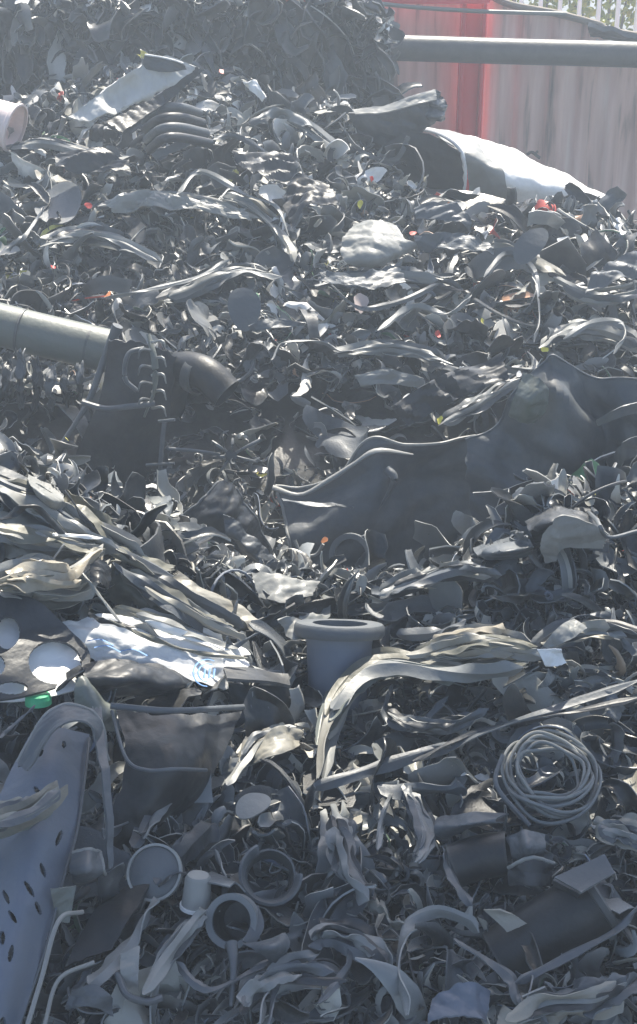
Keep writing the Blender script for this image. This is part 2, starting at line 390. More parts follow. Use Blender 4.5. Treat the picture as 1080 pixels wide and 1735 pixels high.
for s in range(16):
    add_t('shard', *gsolid(T_shard(s + 1, 8, 1.3 if s % 2 else .6), .02))
    add_t('curl', *gsolid(T_shard(s + 61, 9, 3.0, .6, .04), .02))
    add_t('strip', *gsolid(T_strip(s + 1, 1, .045, 2.6, 3), .014))
    add_t('ribbon', *gsolid(T_strip(s + 31, 1, .09, 1.5, 2, .45), .014))
    add_t('film', *gsolid(T_film(s + 1), .008))
    add_t('shred', *gsolid(T_shred(s + 1), .01))
    add_t('curlstrip', *gsolid(T_strip(s + 91, 1, .035, 6.5, 5, .5, 20), .012))
for s in range(30): add_t('blade', *gsolid(T_blade(s), .009))
for s in range(16, 40): add_t('shred', *gsolid(T_shred(s + 1), .01))
for s in range(8):
    add_t('ring', *gsolid(T_ring(s + 1, wid=rng.uniform(.08, .3)), .018)); add_t('hose', *T_hose(s + 1))

def frames(nrm, tilt, r, n, yaw=None):
    Z = nrm + r.normal(0, tilt, (n, 3)); Z /= np.linalg.norm(Z, axis=1, keepdims=True)
    a = r.uniform(0, 6.283, n) if yaw is None else yaw
    X = np.stack([np.cos(a), np.sin(a), 0 * a], -1); X -= Z * (X * Z).sum(1, keepdims=True); X /= np.linalg.norm(X, axis=1, keepdims=True)
    return np.stack([X, np.cross(Z, X), Z], -1)
def scatter(pts, sizes, Rm, kinds, r):
    out = []; names = list(kinds); pr = np.array([kinds[k] for k in names]); pr = pr / pr.sum()
    ch = r.choice(len(names), len(pts), p=pr)
    for ki, kn in enumerate(names):
        sel = np.where(ch == ki)[0]; sp_ = np.array_split(r.permutation(sel), len(TPL[kn]))
        for (V, Fq), idx in zip(TPL[kn], sp_):
            if not len(idx): continue
            A = np.einsum('nij,vj->nvi', Rm[idx], V) * sizes[idx, None, None] + pts[idx, None]
            nV = len(V); Fa = Fq[None] + (np.arange(len(idx)) * nV)[:, None, None]
            out.append((A.reshape(-1, 3), Fa.reshape(-1, 4)))
    return join(out)
KEEP = [(60, 1120, 110, 75), (260, 1105, 140, 55), (578, 1075, 85, 45), (60, 1450, 70, 190), (850, 300, 150, 45)]
def sample(n, x0, x1, y0, y1, r):
    X = r.uniform(x0, x1, n * 14); Y = r.uniform(y0, y1, n * 14)
    ok = Y > np.interp(X, TX, TY) - 4
    for ex, ey, ax_, ay_ in KEEP: ok &= ((X - ex) / ax_) ** 2 + ((Y - ey) / ay_) ** 2 > 1
    X, Y = X[ok], Y[ok]; a = surf(X, Y); j = np.cross(surf(X + 1, Y) - a, surf(X, Y + 1) - a); w = np.minimum(np.linalg.norm(j, axis=1), 8e-5)
    c = np.interp(X, CX, CY); pit = (Y < c) & (Y > 655 - .02 * X) & (X < 900); w = w * np.where(pit, .12, 1)
    p = r.choice(len(X), n, replace=False, p=w / w.sum()); return X[p], Y[p]
UPN = np.array([0, -.15, 1.0])
def bulk(name, n, box, smin, smax, mat, kinds, seed, hmax=.05, tilt=.55):
    r = np.random.default_rng(seed); X, Y = sample(n, *box, r); P = surf(X, Y, r.uniform(-.03, hmax, n)); P[:, 2] += lump(P[:, 0], P[:, 1])
    sz = smin + (smax - smin) * r.random(n) ** 2.2
    o = obj(name, scatter(P, sz, frames(UPN, tilt, r, n), kinds, r), M[mat]); o['kind'] = 'stuff'; return o
KB = dict(shard=.5, curl=1.0, blade=7, strip=3, ribbon=2.5, shred=9, curlstrip=2.5, film=4, ring=.3, hose=.4)
M['mixnear'] = islands('near_scrap', [(0, (.010, .012, .014)), (.24, (.032, .038, .045)), (.46, (.085, .097, .11)), (.68, (.17, .185, .19)), (.85, (.3, .305, .28)), (.94, (.5, .49, .44)), (.985, (.12, .16, .24))])
bulk('plastic_scrap', 4200, (-250, 1330, 770, 1950), .07, .2, 'mixnear', dict(KB, strip=5, ribbon=4, curlstrip=5), 5, .05, .8)
bulk('plastic_scrap', 13000, (-250, 1330, 90, 960), .07, .36, 'mixed', KB, 6, .05, .7)
bulk('plastic_scrap', 3600, (-100, 1180, 790, 1760), .08, .36, 'mixnear', dict(strip=3, ribbon=2, film=2, shred=7, curlstrip=3, blade=12), 7, .085, .8)
M['mixpale'] = islands('edge_scrap', [(0, (.05, .055, .06)), (.3, (.12, .125, .125)), (.55, (.22, .225, .21)), (.8, (.36, .355, .32)), (.93, (.55, .53, .47)), (.975, (.3, .22, .15)), (.99, (.12, .2, .12))])
bulk('plastic_scrap', 1900, (-60, 1140, 1130, 1760), .05, .2, 'mixpale', dict(strip=6, curlstrip=6, blade=4, shred=2, hose=.5), 9, .085, .8)
bulk('plastic_scrap', 2600, (-60, 1140, 790, 1130), .03, .09, 'mixed', dict(KB, curl=5), 8, .07, .8)

# ------------------------------------------------------------------ behind the heap: wall, post, rail pipe, fence, plants
def wall_panel(x0, x1, top, Y, label, lm, wave, seed):
    o = bpy.data.objects.new('metal_wall', None); C.objects.link(o); a = at(x0, 200, Y)[0]; b = at(x1, 200, Y)[0]
    o.location = ((a + b) / 2, Y, 0); tag(o, label, 'wall', None, lm, ((x0 + x1) / 2, 200)); bpy.context.view_layer.update()
    n = 160; X = np.linspace(a, b, n); tz = np.interp(np.linspace(x0, x1, n), *zip(*[(p, at(p, q, Y)[2]) for p, q in top]))
    rr = np.random.default_rng(seed); v = np.linspace(0, 1, 30)
    ph = (X / .2) * 6.283; dep = wave * np.clip(np.sin(ph) * 2.5, -1, 1)
    Z = v[None] * tz[:, None]; G = np.stack([np.broadcast_to(X[:, None], Z.shape), Y + dep[:, None] + .02 * np.sin(Z * 3 + X[:, None] * 2), Z], -1)
    obj('sheet', gsolid(G, .006), M['wall'], o)
    return o
w1 = wall_panel(250, 788, [(250, -90), (788, -60)], 9.5, 'plain rusty pink steel wall sheet behind the bale, joined to the red post', 'pink wall sheet', .003, 1)
w2 = wall_panel(812, 1500, [(812, -14), (860, 12), (940, 26), (1010, 44), (1080, 62), (1500, 120)], 9.5, 'ribbed pinkish grey steel wall sheet streaked with dirt behind the pale drum', 'ribbed wall sheet', .014, 2)
e = [at(812, -22, 9.46), at(860, 6, 9.46), at(940, 22, 9.46), at(1010, 40, 9.46), at(1080, 60, 9.46), at(1500, 116, 9.46)]
obj('top_edge', rod(e, .022, n=40), M['brown'], w2)
p = at(796, 200, 9.42); post = thing('steel_post', 'upright red painted steel post between the two wall sheets', 'post', (796, 130), lm='red post', loc=(p[0], 9.42, 0))
wd = .078
def bx(x0, x1, y0, y1, z0, z1, b=.006):
    xs = [x0, x0 + b, x1 - b, x1]; ys = [y0, y0 + b, y1 - b, y1]
    ring = [(x0 + b, y0), (x1 - b, y0), (x1, y0 + b), (x1, y1 - b), (x1 - b, y1), (x0 + b, y1), (x0, y1 - b), (x0, y0 + b)]
    def rg(s, z): return [((x - (x0 + x1) / 2) * s + (x0 + x1) / 2, (y - (y0 + y1) / 2) * s + (y0 + y1) / 2, z) for x, y in ring]
    G = np.array([rg(.02, z0), rg(.9, z0), rg(1, z0 + b), rg(1, z1 - b), rg(.9, z1), rg(.02, z1)])
    return G.reshape(-1, 3), gridF(6, 8, wv=True)
obj('web', bx(p[0] - wd + .02, p[0] + .04, 9.36, 9.44, 0, 2.5), M['redpaint'], post)
obj('flange', bx(p[0] - wd - .01, p[0] - wd + .017, 9.30, 9.44, 0, 2.5), M['redpaint'], post)
obj('flange', bx(p[0] + .043, p[0] + .07, 9.30, 9.44, 0, 2.5), M['redpaint'], post)
q0, q1 = at(560, -6, 9.3), at(828, -2, 9.3)
one('top_rail', bx(q0[0], q1[0], 9.20, 9.29, q0[2] - .035, q0[2] + .09), 'redpaint', 'red painted horizontal steel rail along the top of the red post', 'rail', (700, 5), 'red top rail')
one('thin_pipe', rod([at(560, -8, 9.15), at(660, 8, 9.15), at(790, 18, 9.15), at(960, 24, 9.15)], .013), 'pipe', 'thin grey pipe running under the red top rail', 'pipe', (720, 15))
rp = thing('rail_pipe', 'long dark grey round pipe crossing level before the ribbed steel wall', 'pipe', (870, 90), lm='long level pipe', loc=at(660, 82, 8.9))
obj('barrel', rod([at(640, 80, 8.9), at(860, 87, 8.9), at(1080, 93, 8.9), at(1500, 108, 8.9)], .076, n=20, k=24), M['dark'], rp)
for x in (1290,): obj('collar', lathe([(.08, 0), (.092, .0), (.092, .1), (.08, .1)], at(x, 100, 8.9), (1, 0, -.02)), M['dark'], rp)
one('rubble_slab', gsolid(sheetG([[(995, 42, .1), (1040, 50, .1), (1090, 66, .1)], [(1000, 58, .0), (1040, 66, 0), (1095, 84, 0)]], 9.35, 14, .01, 20), .03), 'dark', 'dark broken slab lying on the sloping top of the ribbed wall', 'slab', (1040, 58))
one('bent_strip', gsolid(sheetG([[(1010, 66, .1), (1050, 72, .14), (1100, 92, .1)], [(1010, 72, .0), (1050, 80, .1), (1100, 102, 0)]], 9.3, 14, .01, 20), .01), 'pale', 'pale bent metal strip under the dark slab on the ribbed wall', 'metal strip', (1050, 78))
one('dead_twig', join([rod([at(893, 262, 9.2), at(902, 258, 9.2), at(915, 268, 9.2)], .01, n=8), rod([at(905, 262, 9.2), at(912, 256, 9.2)], .008, n=5)]), 'black', 'small dark twig caught above the edge of the pale drum', 'twig', (903, 262))
fe = thing('paling_fence', 'pale fence of thin upright palings behind the ribbed wall', 'fence', (1000, 15), lm='pale fence', loc=(at(1000, 0, 11.5)[0], 11.5, 0))
fx = np.arange(at(880, 0, 11.5)[0], at(1400, 0, 11.5)[0], .15)
for x in fx: obj('paling', bx(x, x + .03, 11.46, 11.5, .0, 2.75, .003), M['white'], fe)
for z in (.5, 2.2): obj('rail', bx(fx[0], fx[-1] + .03, 11.502, 11.54, z, z + .06), M['tan'], fe)
def shrub(x, y, h, rad, label, seed):
    r = np.random.default_rng(seed); o = thing('leafy_bush', label, 'bush', (x, 0), loc=(x, y, 0)); tr = []
    for i in range(7):
        a = r.normal(0, rad * .5, 2); tr.append(rod([(x, y, 0), (x + a[0] * .5, y + a[1] * .4, h * .5), (x + a[0], y + a[1], h * .95)], .02, n=10, k=6, rad=[.03, .015, .004]))
    obj('stems', join(tr), M['bark'], o)
    n = 2600; P = np.stack([x + r.normal(0, rad * .5, n), y + r.normal(0, rad * .4, n), h * (1 - r.random(n) ** 1.3 * .85) + r.normal(0, .1, n)], -1)
    lf = gsolid(T_strip(3, 1, .2, .8, .4, .2, 5), .01); Rm = frames(np.array([0, -.2, .6]), .8, r, n)
    V, Fq = lf; A = np.einsum('nij,vj->nvi', Rm, V) * r.uniform(.05, .11, n)[:, None, None] + P[:, None]
    obj('crown', (A.reshape(-1, 3), (Fq[None] + (np.arange(n) * len(V))[:, None, None]).reshape(-1, 4)), M['leaf'], o)
xb = at(1000, 0, 12.4)[0]
for i, (dx, h, lb) in enumerate([(-.45, 2.9, 'yellow green bush behind the pale fence, next to the red post side'), (.15, 3.05, 'yellow green bush behind the middle of the pale fence'), (.75, 2.9, 'yellow green bush behind the fence, above the dark broken slab'), (1.6, 3, 'yellow green bush past the far end of the pale fence')]):
    shrub(xb + dx, 12.4 + .2 * (i % 2), h, .55, lb, 40 + i)

# ------------------------------------------------------------------ compressed bale
ba = thing('compressed_bale', 'tall dark bale of pressed plastic with a ragged top behind the heap', 'bale', (400, 80), lm='tall dark bale', loc=(-.8, 8.5, 0))
zt = float(at(300, 14, 7.95)[2]); xr = float(at(676, 100, 7.9)[0]); xl = float(at(-260, 100, 7.9)[0])
a = np.linspace(0, 2 * math.pi, 260, endpoint=False); hx, hy = (xr - xl) / 2, .62
sx = np.sign(np.cos(a)) * np.abs(np.cos(a)) ** .42 * hx + (xl + xr) / 2; sy = np.sign(np.sin(a)) * np.abs(np.sin(a)) ** .3 * hy + 7.9 + hy
lv = [(0, 1)] + [(z, 1) for z in np.linspace(.3, zt - .1, 24)] + [(zt - .04, .985), (zt, .95), (zt + .005, .6), (zt + .005, .05)]
G = np.array([np.stack([(sx - (xl + xr) / 2) * s + (xl + xr) / 2, (sy - 8.52) * s + 8.52, np.full_like(sx, z) - (.32 * (1 - np.sqrt(1 - np.clip((sx - xr + .5) / .5, 0, .99) ** 2))) * min(1, z / .8)], -1) for z, s in lv])
G[1:-2] += normals(G)[1:-2] * crump(G[1:-2] * np.array([1, 1, .45]), .035, 16, 3, .6)[..., None]
obj('body', (G.reshape(-1, 3), gridF(len(lv), 260, wv=True)), M['mixdark'], ba, sharp=60)
r = np.random.default_rng(21); n = 900
P = np.stack([r.uniform(xl, xr - .03, n), 7.89 + r.normal(0, .015, n), zt - .02 - r.random(n) ** 1.2 * 1.1], -1)
Z = np.tile([0, -1., 0], (n, 1)) + r.normal(0, .45, (n, 3)); Z /= np.linalg.norm(Z, axis=1, keepdims=True)
X = np.tile([0, 0, 1.], (n, 1)) + r.normal(0, .22, (n, 3)); X -= Z * (X * Z).sum(1, keepdims=True); X /= np.linalg.norm(X, axis=1, keepdims=True)
hs = obj('hanging_strips', scatter(P, r.uniform(.15, .6, n) , np.stack([X, np.cross(Z, X), Z], -1), dict(ribbon=3, strip=3, shred=3), r), M['mixdark'], ba); hs['kind'] = 'stuff'  # darker mix paints in the shade of the backlit face
n = 2800; xx = r.uniform(xl, xr - .05, n)
P = np.stack([xx, 7.9 + r.random(n) ** 1.5 * 1.0, zt + .01 + r.uniform(-.03, .05, n) - .32 * (1 - np.sqrt(1 - np.clip((xx - xr + .5) / .5, 0, .99) ** 2))], -1)
ts = obj('top_shreds', scatter(P, r.uniform(.06, .22, n), frames(UPN, .8, r, n), dict(KB, film=6, curl=3), r), M['mixed'], ba); ts['kind'] = 'stuff'  # paler mix than the face paints in the lit top

# ------------------------------------------------------------------ the large pieces
def sheet(name, label, cat, mat, rows, pos=None, lm=None, Y0=None, t=.004, rim=None, rimmat='pale', rimr=.006, **kw):
    A = np.array(rows, float); pos = pos or (A[..., 0].mean(), A[..., 1].mean())
    G = sheetG(rows, Y0, **kw)
    if rim is None: return one(name, gsolid(G, t), mat, label, cat, pos, lm, sharp=30)
    o = thing(name, label, cat, pos, lm=lm, loc=G.reshape(-1, 3).mean(0))
    obj('panel', gsolid(G, t), M[mat], o, sharp=30)
    for e in rim:
        L = {'top': G[0], 'bottom': G[-1], 'left': G[:, 0], 'right': G[:, -1]}[e]
        obj('rim', rod(L[::3] + np.array([0, -.002, .001]), rimr, n=60, k=8), M[rimmat], o)
    return o
def bundle(name, label, cat, path, n, w, spread, mats, h, seed, pos, lm=None, part='fold', tw=1.0):
    q = np.random.default_rng(seed); o = thing(name, label, cat, pos, lm=lm, loc=surf(pos[0], pos[1], h * .3)); path = np.array(path, float)
    for k in range(n):
        f = (k + .5) / n - .5; a0 = q.uniform(0, .25); a1 = q.uniform(.7, 1); P2 = cr(path[:, :2], np.linspace(a0, a1, 8)); W2 = cr(path[:, 2:], np.linspace(a0, a1, 8))[:, 0]
        d = np.gradient(P2, axis=0); d /= np.linalg.norm(d, axis=1, keepdims=True); nn = np.stack([-d[:, 1], d[:, 0]], -1)
        P2 = P2 + nn * (f * 2 * spread * W2 * .5 + q.normal(0, spread * .06))[:, None] + np.cumsum(q.normal(0, spread * .05, (8, 2)), 0)
        P = surf(P2[:, 0], P2[:, 1], h * (.75 + .45 * (1 - 4 * f * f)) + q.uniform(-.012, .012) * (1 + 0 * W2))
        obj(part, ribbon(P, w * q.uniform(.5, 1.3), n=70, m=9, t=.002, twist=tw, rag=.16, seed=seed * 50 + k, bow=q.uniform(.15, .5)), M[mats[k % len(mats)]], o, sharp=28)
    return o
def oval(name, label, cat, mat, cx, cy, rx, ry, rot, h, tilt=0.0, lm=None, amp=.002):
    u = np.linspace(-1, 1, 34); U, V = np.meshgrid(u, u, indexing='ij'); X = U * np.sqrt(1 - V ** 2 / 2); Y = V * np.sqrt(1 - U ** 2 / 2)
    a = np.arctan2(Y, X); q = 1 + .06 * np.sin(2 * a + cx) + .05 * np.sin(3 * a + cy); X = X * q; Y = Y * q
    c, s_ = math.cos(rot), math.sin(rot); px_ = cx + X * rx * c - Y * ry * s_; py_ = cy + X * rx * s_ + Y * ry * c
    P0 = surf(cx, cy, h); yy = P0[1] - tilt * (py_ - cy) / ry; G = at(px_, py_, yy); G = G + normals(G) * (crump(G, amp, 40, int(cx), .7) + .12 * (X ** 2) * rx * P0[1] / F)[..., None]
    return one(name, gsolid(G, .004), mat, label, cat, (cx, cy), lm)
# far mound
M['lightboard'] = plastic('pale_board', (.5, .5, .48), .45, .1)
sheet('bumper_skin', 'long tilted board, pale on top with a dark front face, on top of the heap', 'board', 'lightboard', [[(225, 118, .42), (280, 95, .42), (335, 112, .40)], [(160, 165, .36), (230, 150, .36), (318, 128, .38)], [(112, 200, .28), (165, 205, .28), (250, 170, .30)]], lm='tilted pale board', amp=.02, freq=12, t=.01)
sheet('leaning_board', 'dark smooth board side leaning below the tilted pale board', 'board', 'dark', [[(330, 112, .36), (345, 118, .34)], [(260, 165, .30), (285, 172, .26)], [(175, 212, .26), (205, 228, .22)]], lm='dark board side', amp=.006, t=.02)
sheet('clear_cover', 'translucent bent cover with a bright top edge at the peak of the heap', 'cover', 'mid', [[(245, 92, .4), (280, 98, .4), (312, 108, .4)], [(238, 115, .36), (275, 122, .36), (318, 118, .36)]], rim=['top'], rimmat='white', rimr=.004)
du = thing('ribbed_duct', 'dark ribbed duct bent in an arc below the tilted pale board', 'duct', (290, 210), lm='ribbed duct', loc=surf(290, 210, .2))
for k in range(4):
    y = 182 + 17 * k
    obj('rib', rod([surf(242 + 4 * k, y + 20, .2 - .02 * k), surf(270 + 2 * k, y + 3, .26), surf(305, y, .26), surf(338 + 6 * k, y + 10, .2)], .022, n=24, k=10), M['mid' if k % 2 == 0 else 'dark'], du)
sheet('curved_strip', 'curved grey strip lying under the ribbed duct', 'strip', 'mid', [[(255, 262, .2), (310, 235, .25), (375, 210, .2)], [(262, 270, .15), (318, 248, .2), (380, 216, .18)]])
sheet('white_curl', 'small white curled cap on the crest beside the tilted board', 'cap', 'white', [[(412, 140, .3), (435, 138, .3), (452, 165, .28)], [(418, 148, .25), (430, 158, .27), (446, 172, .22)]], amp=.01, lm='small white cap')
bk = thing('pale_bucket', 'pinkish white bucket lying at the picture edge below the bale', 'bucket', (5, 175), lm='pinkish white bucket', loc=surf(0, 190, .1))
M['pink'] = plastic('pinkish_white', (.72, .6, .57), .5, .1)
obj('wall', lathe([(.08, 0), (.095, .10), (.105, .2)], surf(-42, 190, .2), (.75, -.2, -.25), t=.005), M['pink'], bk)
obj('rim', lathe([(.106, .19), (.114, .195), (.114, .21), (.106, .212)], surf(-42, 190, .2), (.75, -.2, -.25), t=.003), M['pink'], bk)
M['rubber0'] = plastic('dark_tarp', (.05, .055, .06), .4, .1)
one('tarpaulin', gsolid(sheetG([[(590, 190, .1), (640, 185, .16), (700, 165, .16), (738, 152, .1)], [(600, 225, .1), (650, 228, .16), (700, 220, .16), (745, 200, .1)], [(612, 262, .02), (650, 275, .06), (680, 262, .08), (700, 235, .08)]], 7.0, 60, .012, 14), .01), 'rubber0', 'crumpled dark tarpaulin with a bright upper fold beside the bale', 'tarpaulin', (660, 210), 'crumpled dark tarpaulin')
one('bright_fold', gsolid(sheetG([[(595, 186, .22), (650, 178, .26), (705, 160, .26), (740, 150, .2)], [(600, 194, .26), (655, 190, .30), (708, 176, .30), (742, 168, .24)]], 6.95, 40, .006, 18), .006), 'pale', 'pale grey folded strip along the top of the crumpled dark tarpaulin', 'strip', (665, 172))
sheet('silver_flap', 'crinkled silvery flap hanging at the end of the crumpled tarpaulin', 'flap', 'mid', [[(700, 165, .24), (738, 152, .26), (755, 165, .2)], [(700, 205, .22), (730, 205, .24), (752, 205, .2)]], Y0=7.1, amp=.03, freq=20)
dr = thing('split_drum', 'large split plastic drum on its side, white shell with shade painted grey at its mouth', 'drum', (860, 280), lm='split white drum', loc=at(800, 330, 7.0))
G = sheetG([[(705, 215, .0), (770, 228, .0), (850, 246, 0), (940, 285, 0), (1025, 330, 0)], [(740, 228, .28), (800, 248, .32), (860, 268, .3), (940, 300, .25), (1030, 338, .1)], [(785, 262, .46), (840, 290, .5), (880, 310, .46), (950, 325, .35), (1034, 344, .12)], [(792, 335, .4), (850, 345, .42), (900, 352, .38), (950, 352, .3), (1020, 356, .1)]], 7.35, 60, .016, 9, rag=.02)
obj('shell', gsolid(G[:, 19:], .008), M['white'], dr)
obj('painted_shade_end', gsolid(G[:, :20], .0065), M['pale'], dr)  # part of the white shell, greyed to paint in its shaded end
obj('rim', rod([at(705, 216, 7.33), at(745, 226, 7.05), at(778, 250, 6.9), at(788, 290, 6.88), at(784, 335, 6.9)], .012), M['white'], dr)
sheet('drum_mouth', 'smooth black sheet bulging out of the mouth of the split drum', 'sheet', 'black', [[(690, 222, .4), (735, 228, .45), (782, 258, .5)], [(630, 262, .36), (710, 275, .42), (788, 300, .46)], [(620, 330, .3), (700, 345, .36), (786, 345, .4)]], Y0=7.2, amp=.004, freq=9, lm='black drum mouth')
sheet('edge_band', 'pale curved band edging the black sheet under the tarpaulin', 'band', 'mid', [[(575, 205, .2), (610, 250, .3), (665, 268, .3), (690, 228, .3)], [(578, 215, .2), (612, 262, .3), (672, 274, .3), (697, 232, .3)]], Y0=7.0)
sheet('black_flap', 'black pointed flap at the far tip of the split drum', 'flap', 'black', [[(948, 335, .5), (990, 325, .5), (1034, 343, .4)], [(955, 350, .5), (985, 368, .5), (1020, 352, .4)]], Y0=7.2, lm='black pointed flap')
sheet('wrinkled_bag', 'wrinkled pale grey bag with a dark dent in the middle of the heap', 'bag', 'pale', [[(600, 380, .2), (640, 372, .26), (672, 382, .2)], [(580, 405, .2), (635, 405, .3), (690, 405, .22)], [(580, 438, .15), (640, 436, .22), (715, 412, .15)], [(615, 452, .1), (650, 448, .12), (700, 425, .1)]], amp=.007, freq=20, lm='wrinkled pale bag')
oval('oval_flap', 'smooth oval blue-grey flap standing on edge in the heap', 'flap', 'mid', 899, 415, 36, 22, -.9, .22, .03, 'oval blue-grey flap')
oval('round_flap', 'smooth rounded grey flap above the broad dark valley', 'flap', 'mid', 414, 522, 38, 27, 1.3, .24, .03, 'rounded grey flap')
sheet('leaf_flap', 'long leaf shaped grey flap beside the rounded flap', 'flap', 'mid', [[(420, 552, .3), (460, 538, .32), (520, 548, .28)], [(425, 562, .24), (465, 556, .28), (518, 552, .25)]])
for i, (pts, lb, mt_) in enumerate([
    ([(0, 432), (40, 400), (75, 350)], 'long thin grey blade on the slope near the red chip', 'mid'),
    ([(175, 505), (240, 492), (330, 470), (390, 440)], 'long pale twisted strip rising from the orange tipped scrap', 'pale'),
    ([(300, 330), (340, 290), (420, 330), (470, 350), (490, 400)], 'long pale looping strip across the upper heap', 'pale'),
    ([(330, 250), (390, 230), (450, 260), (480, 320)], 'curved grey strip passing over the upper heap under the white cap', 'mid'),
    ([(560, 480), (610, 520), (680, 510), (745, 480)], 'grey wavy strip below the wrinkled pale bag', 'mid'),
    ([(640, 560), (700, 520), (760, 530), (800, 500)], 'long pale bent strip leading towards the yellow scraps', 'pale'),
    ([(820, 470), (860, 430), (905, 460), (915, 540), (905, 580)], 'grey forked strip dropping to the top of the tall dark sheet', 'mid'),
    ([(955, 575), (1000, 548), (1050, 545), (1060, 570), (1040, 600)], 'pale hooked hose curling over beside the tall dark sheet', 'pale'),
    ([(460, 610), (480, 580), (540, 578), (580, 595)], 'pale arched band near the middle of the heap', 'pale')]):
    P = [surf(x, y, .16) for x, y in pts]; r_ = .014
    one('long_strip', ribbon(P, .013, n=90), {'pale': 'lightmid'}.get(mt_, mt_), lb, 'strip', pts[len(pts) // 2], sharp=28)
# big flat sheets lying in the far heap
for i, (rows, mt_, lb) in enumerate([
    ([[(175, 345, .15), (250, 322, .2), (330, 335, .2), (420, 350, .15)], [(190, 362, .1), (260, 350, .15), (340, 358, .15), (430, 372, .1)]], 'pale', 'long pale crumpled sheet lying across the upper heap'),
    ([[(395, 262, .2), (450, 256, .25), (510, 275, .2)], [(400, 285, .2), (450, 300, .25), (500, 310, .2)]], 'dark', 'dark bulging sheet with pale edge under the crest of the heap'),
    ([[(540, 455, .2), (600, 462, .25), (680, 445, .2)], [(545, 480, .15), (610, 492, .2), (690, 480, .15)]], 'mid', 'folded grey sheet tucked under the wrinkled pale bag'),
    ([[(700, 400, .2), (760, 392, .25), (830, 410, .2)], [(705, 418, .15), (770, 425, .2), (840, 430, .15)]], 'mid', 'grey crumpled sheet between the wrinkled bag and the oval flap'),
    ([[(480, 330, .2), (500, 300, .3), (560, 310, .25)], [(490, 385, .2), (530, 350, .3), (575, 345, .25)]], 'black', 'black hollow sheet below the crest of the heap'),
    ([[(90, 260, .2), (150, 250, .25), (220, 270, .2)], [(95, 290, .15), (160, 285, .2), (225, 300, .15)]], 'dark', 'dark flat sheet on the slope under the pinkish bucket'),
    ([[(700, 350, .2), (760, 345, .25), (800, 372, .2)], [(705, 372, .15), (760, 375, .2), (800, 390, .15)]], 'mid', 'grey curved sheet just under the black drum mouth'),
    ([[(660, 690, .3), (740, 640, .35), (850, 600, .3)], [(690, 725, .25), (770, 680, .3), (870, 640, .25)]], 'dark', 'dark folded sheet running down behind the broad black sheets'),
    ([[(600, 640, .2), (650, 625, .25), (720, 640, .2)], [(610, 655, .15), (660, 650, .2), (725, 660, .15)]], 'pale', 'pale flattened scrap sheet on the lip of the dark valley'),
    ([[(1000, 470, .2), (1040, 440, .25), (1085, 430, .2)], [(990, 500, .15), (1040, 480, .2), (1085, 470, .15)]], 'mid', 'grey leaf-like sheet high on the slope above the hooked hose')]):
    sheet('crumpled_sheet', lb, 'sheet', mt_, rows, amp=.025, freq=16, res=28)
# coloured scraps
for i, (x, y, s, mt_, lb) in enumerate([
    (150, 348, 9, 'red', 'tiny red scrap on the upper slope of the heap'), (610, 346, 10, 'yellow', 'tiny bright yellow scrap in the upper heap below the black drum mouth'),
    (184, 500, 10, 'orange', 'small orange chip at the end of the long pale twisted strip'), (90, 452, 7, 'red', 'tiny red chip on the shaded slope above the olive pipe'),
    (742, 566, 9, 'red', 'small red tipped chip in the middle of the heap'), (780, 628, 12, 'white', 'small rounded white chip above the dark folded sheet'),
    (690, 675, 13, 'white', 'flat white sliver on the lip of the valley'), (848, 635, 10, 'white', 'white chip beside the peak of the tall dark sheet, further from the peak'),
    (880, 634, 9, 'white', 'white chip touching the peak of the tall dark sheet'), (818, 548, 12, 'yellow', 'yellow green scrap on the slope above the white chips'),
    (923, 592, 9, 'yellow', 'yellow green chip on the peak of the tall dark sheet'), (738, 352, 12, 'red', 'thin red scrap just below the split drum'),
    (760, 350, 9, 'orange', 'orange scrap below the split drum next to the thin red one'), (630, 303, 9, 'red', 'tiny red scrap on the edge band under the tarpaulin'),
    (610, 515, 26, 'pink', 'pinkish faded plastic piece in the middle of the slope'), (830, 408, 16, 'tan', 'tan scrap between the wrinkled bag and the oval flap'),
    (550, 915, 9, 'orange', 'small orange capped bulb in front of the broad black sheet'), (530, 967, 11, 'tan', 'small beige pebble-like scrap on the near crest'),
    (375, 121, 8, 'red', 'tiny red scrap at the crest near the small white cap'), (1000, 852, 13, 'tan', 'cream tip on the arched dark shard'),
    (955, 408, 14, 'white', 'white chip on the heap under the black pointed flap'), (540, 378, 12, 'tan', 'cream chip where the pale strips cross in the heap'),
    (700, 395, 8, 'red', 'tiny red chip next to the wrinkled pale bag'), (480, 368, 11, 'white', 'white chip near the end of the long looping strip'),
    (860, 690, 9, 'yellow', 'tiny yellow fleck on the edge of the tall dark sheet'), (745, 712, 11, 'yellow', 'pale yellow chip standing on the rim of the broad black sheet')]):
    V, Fq = TPL['curl' if i % 2 else 'shard'][i % 16]; P = surf(x, y, .13 if y < 960 else .1) if not (680 < y < 720 and x > 700) else at(x, y, 4.2)
    if (x, y) == (550, 915): P = at(x, y, 3.75)
    Rm = frames(UPN * .6 + np.array([0, -.5, 0]), .3, rng, 1)[0]; s2 = s * 1.5 * (P[1] * 1.08) / F
    one('coloured_chip', ((V @ Rm.T) * s2 + P, Fq), mt_, lb, 'plastic chip', (x, y))

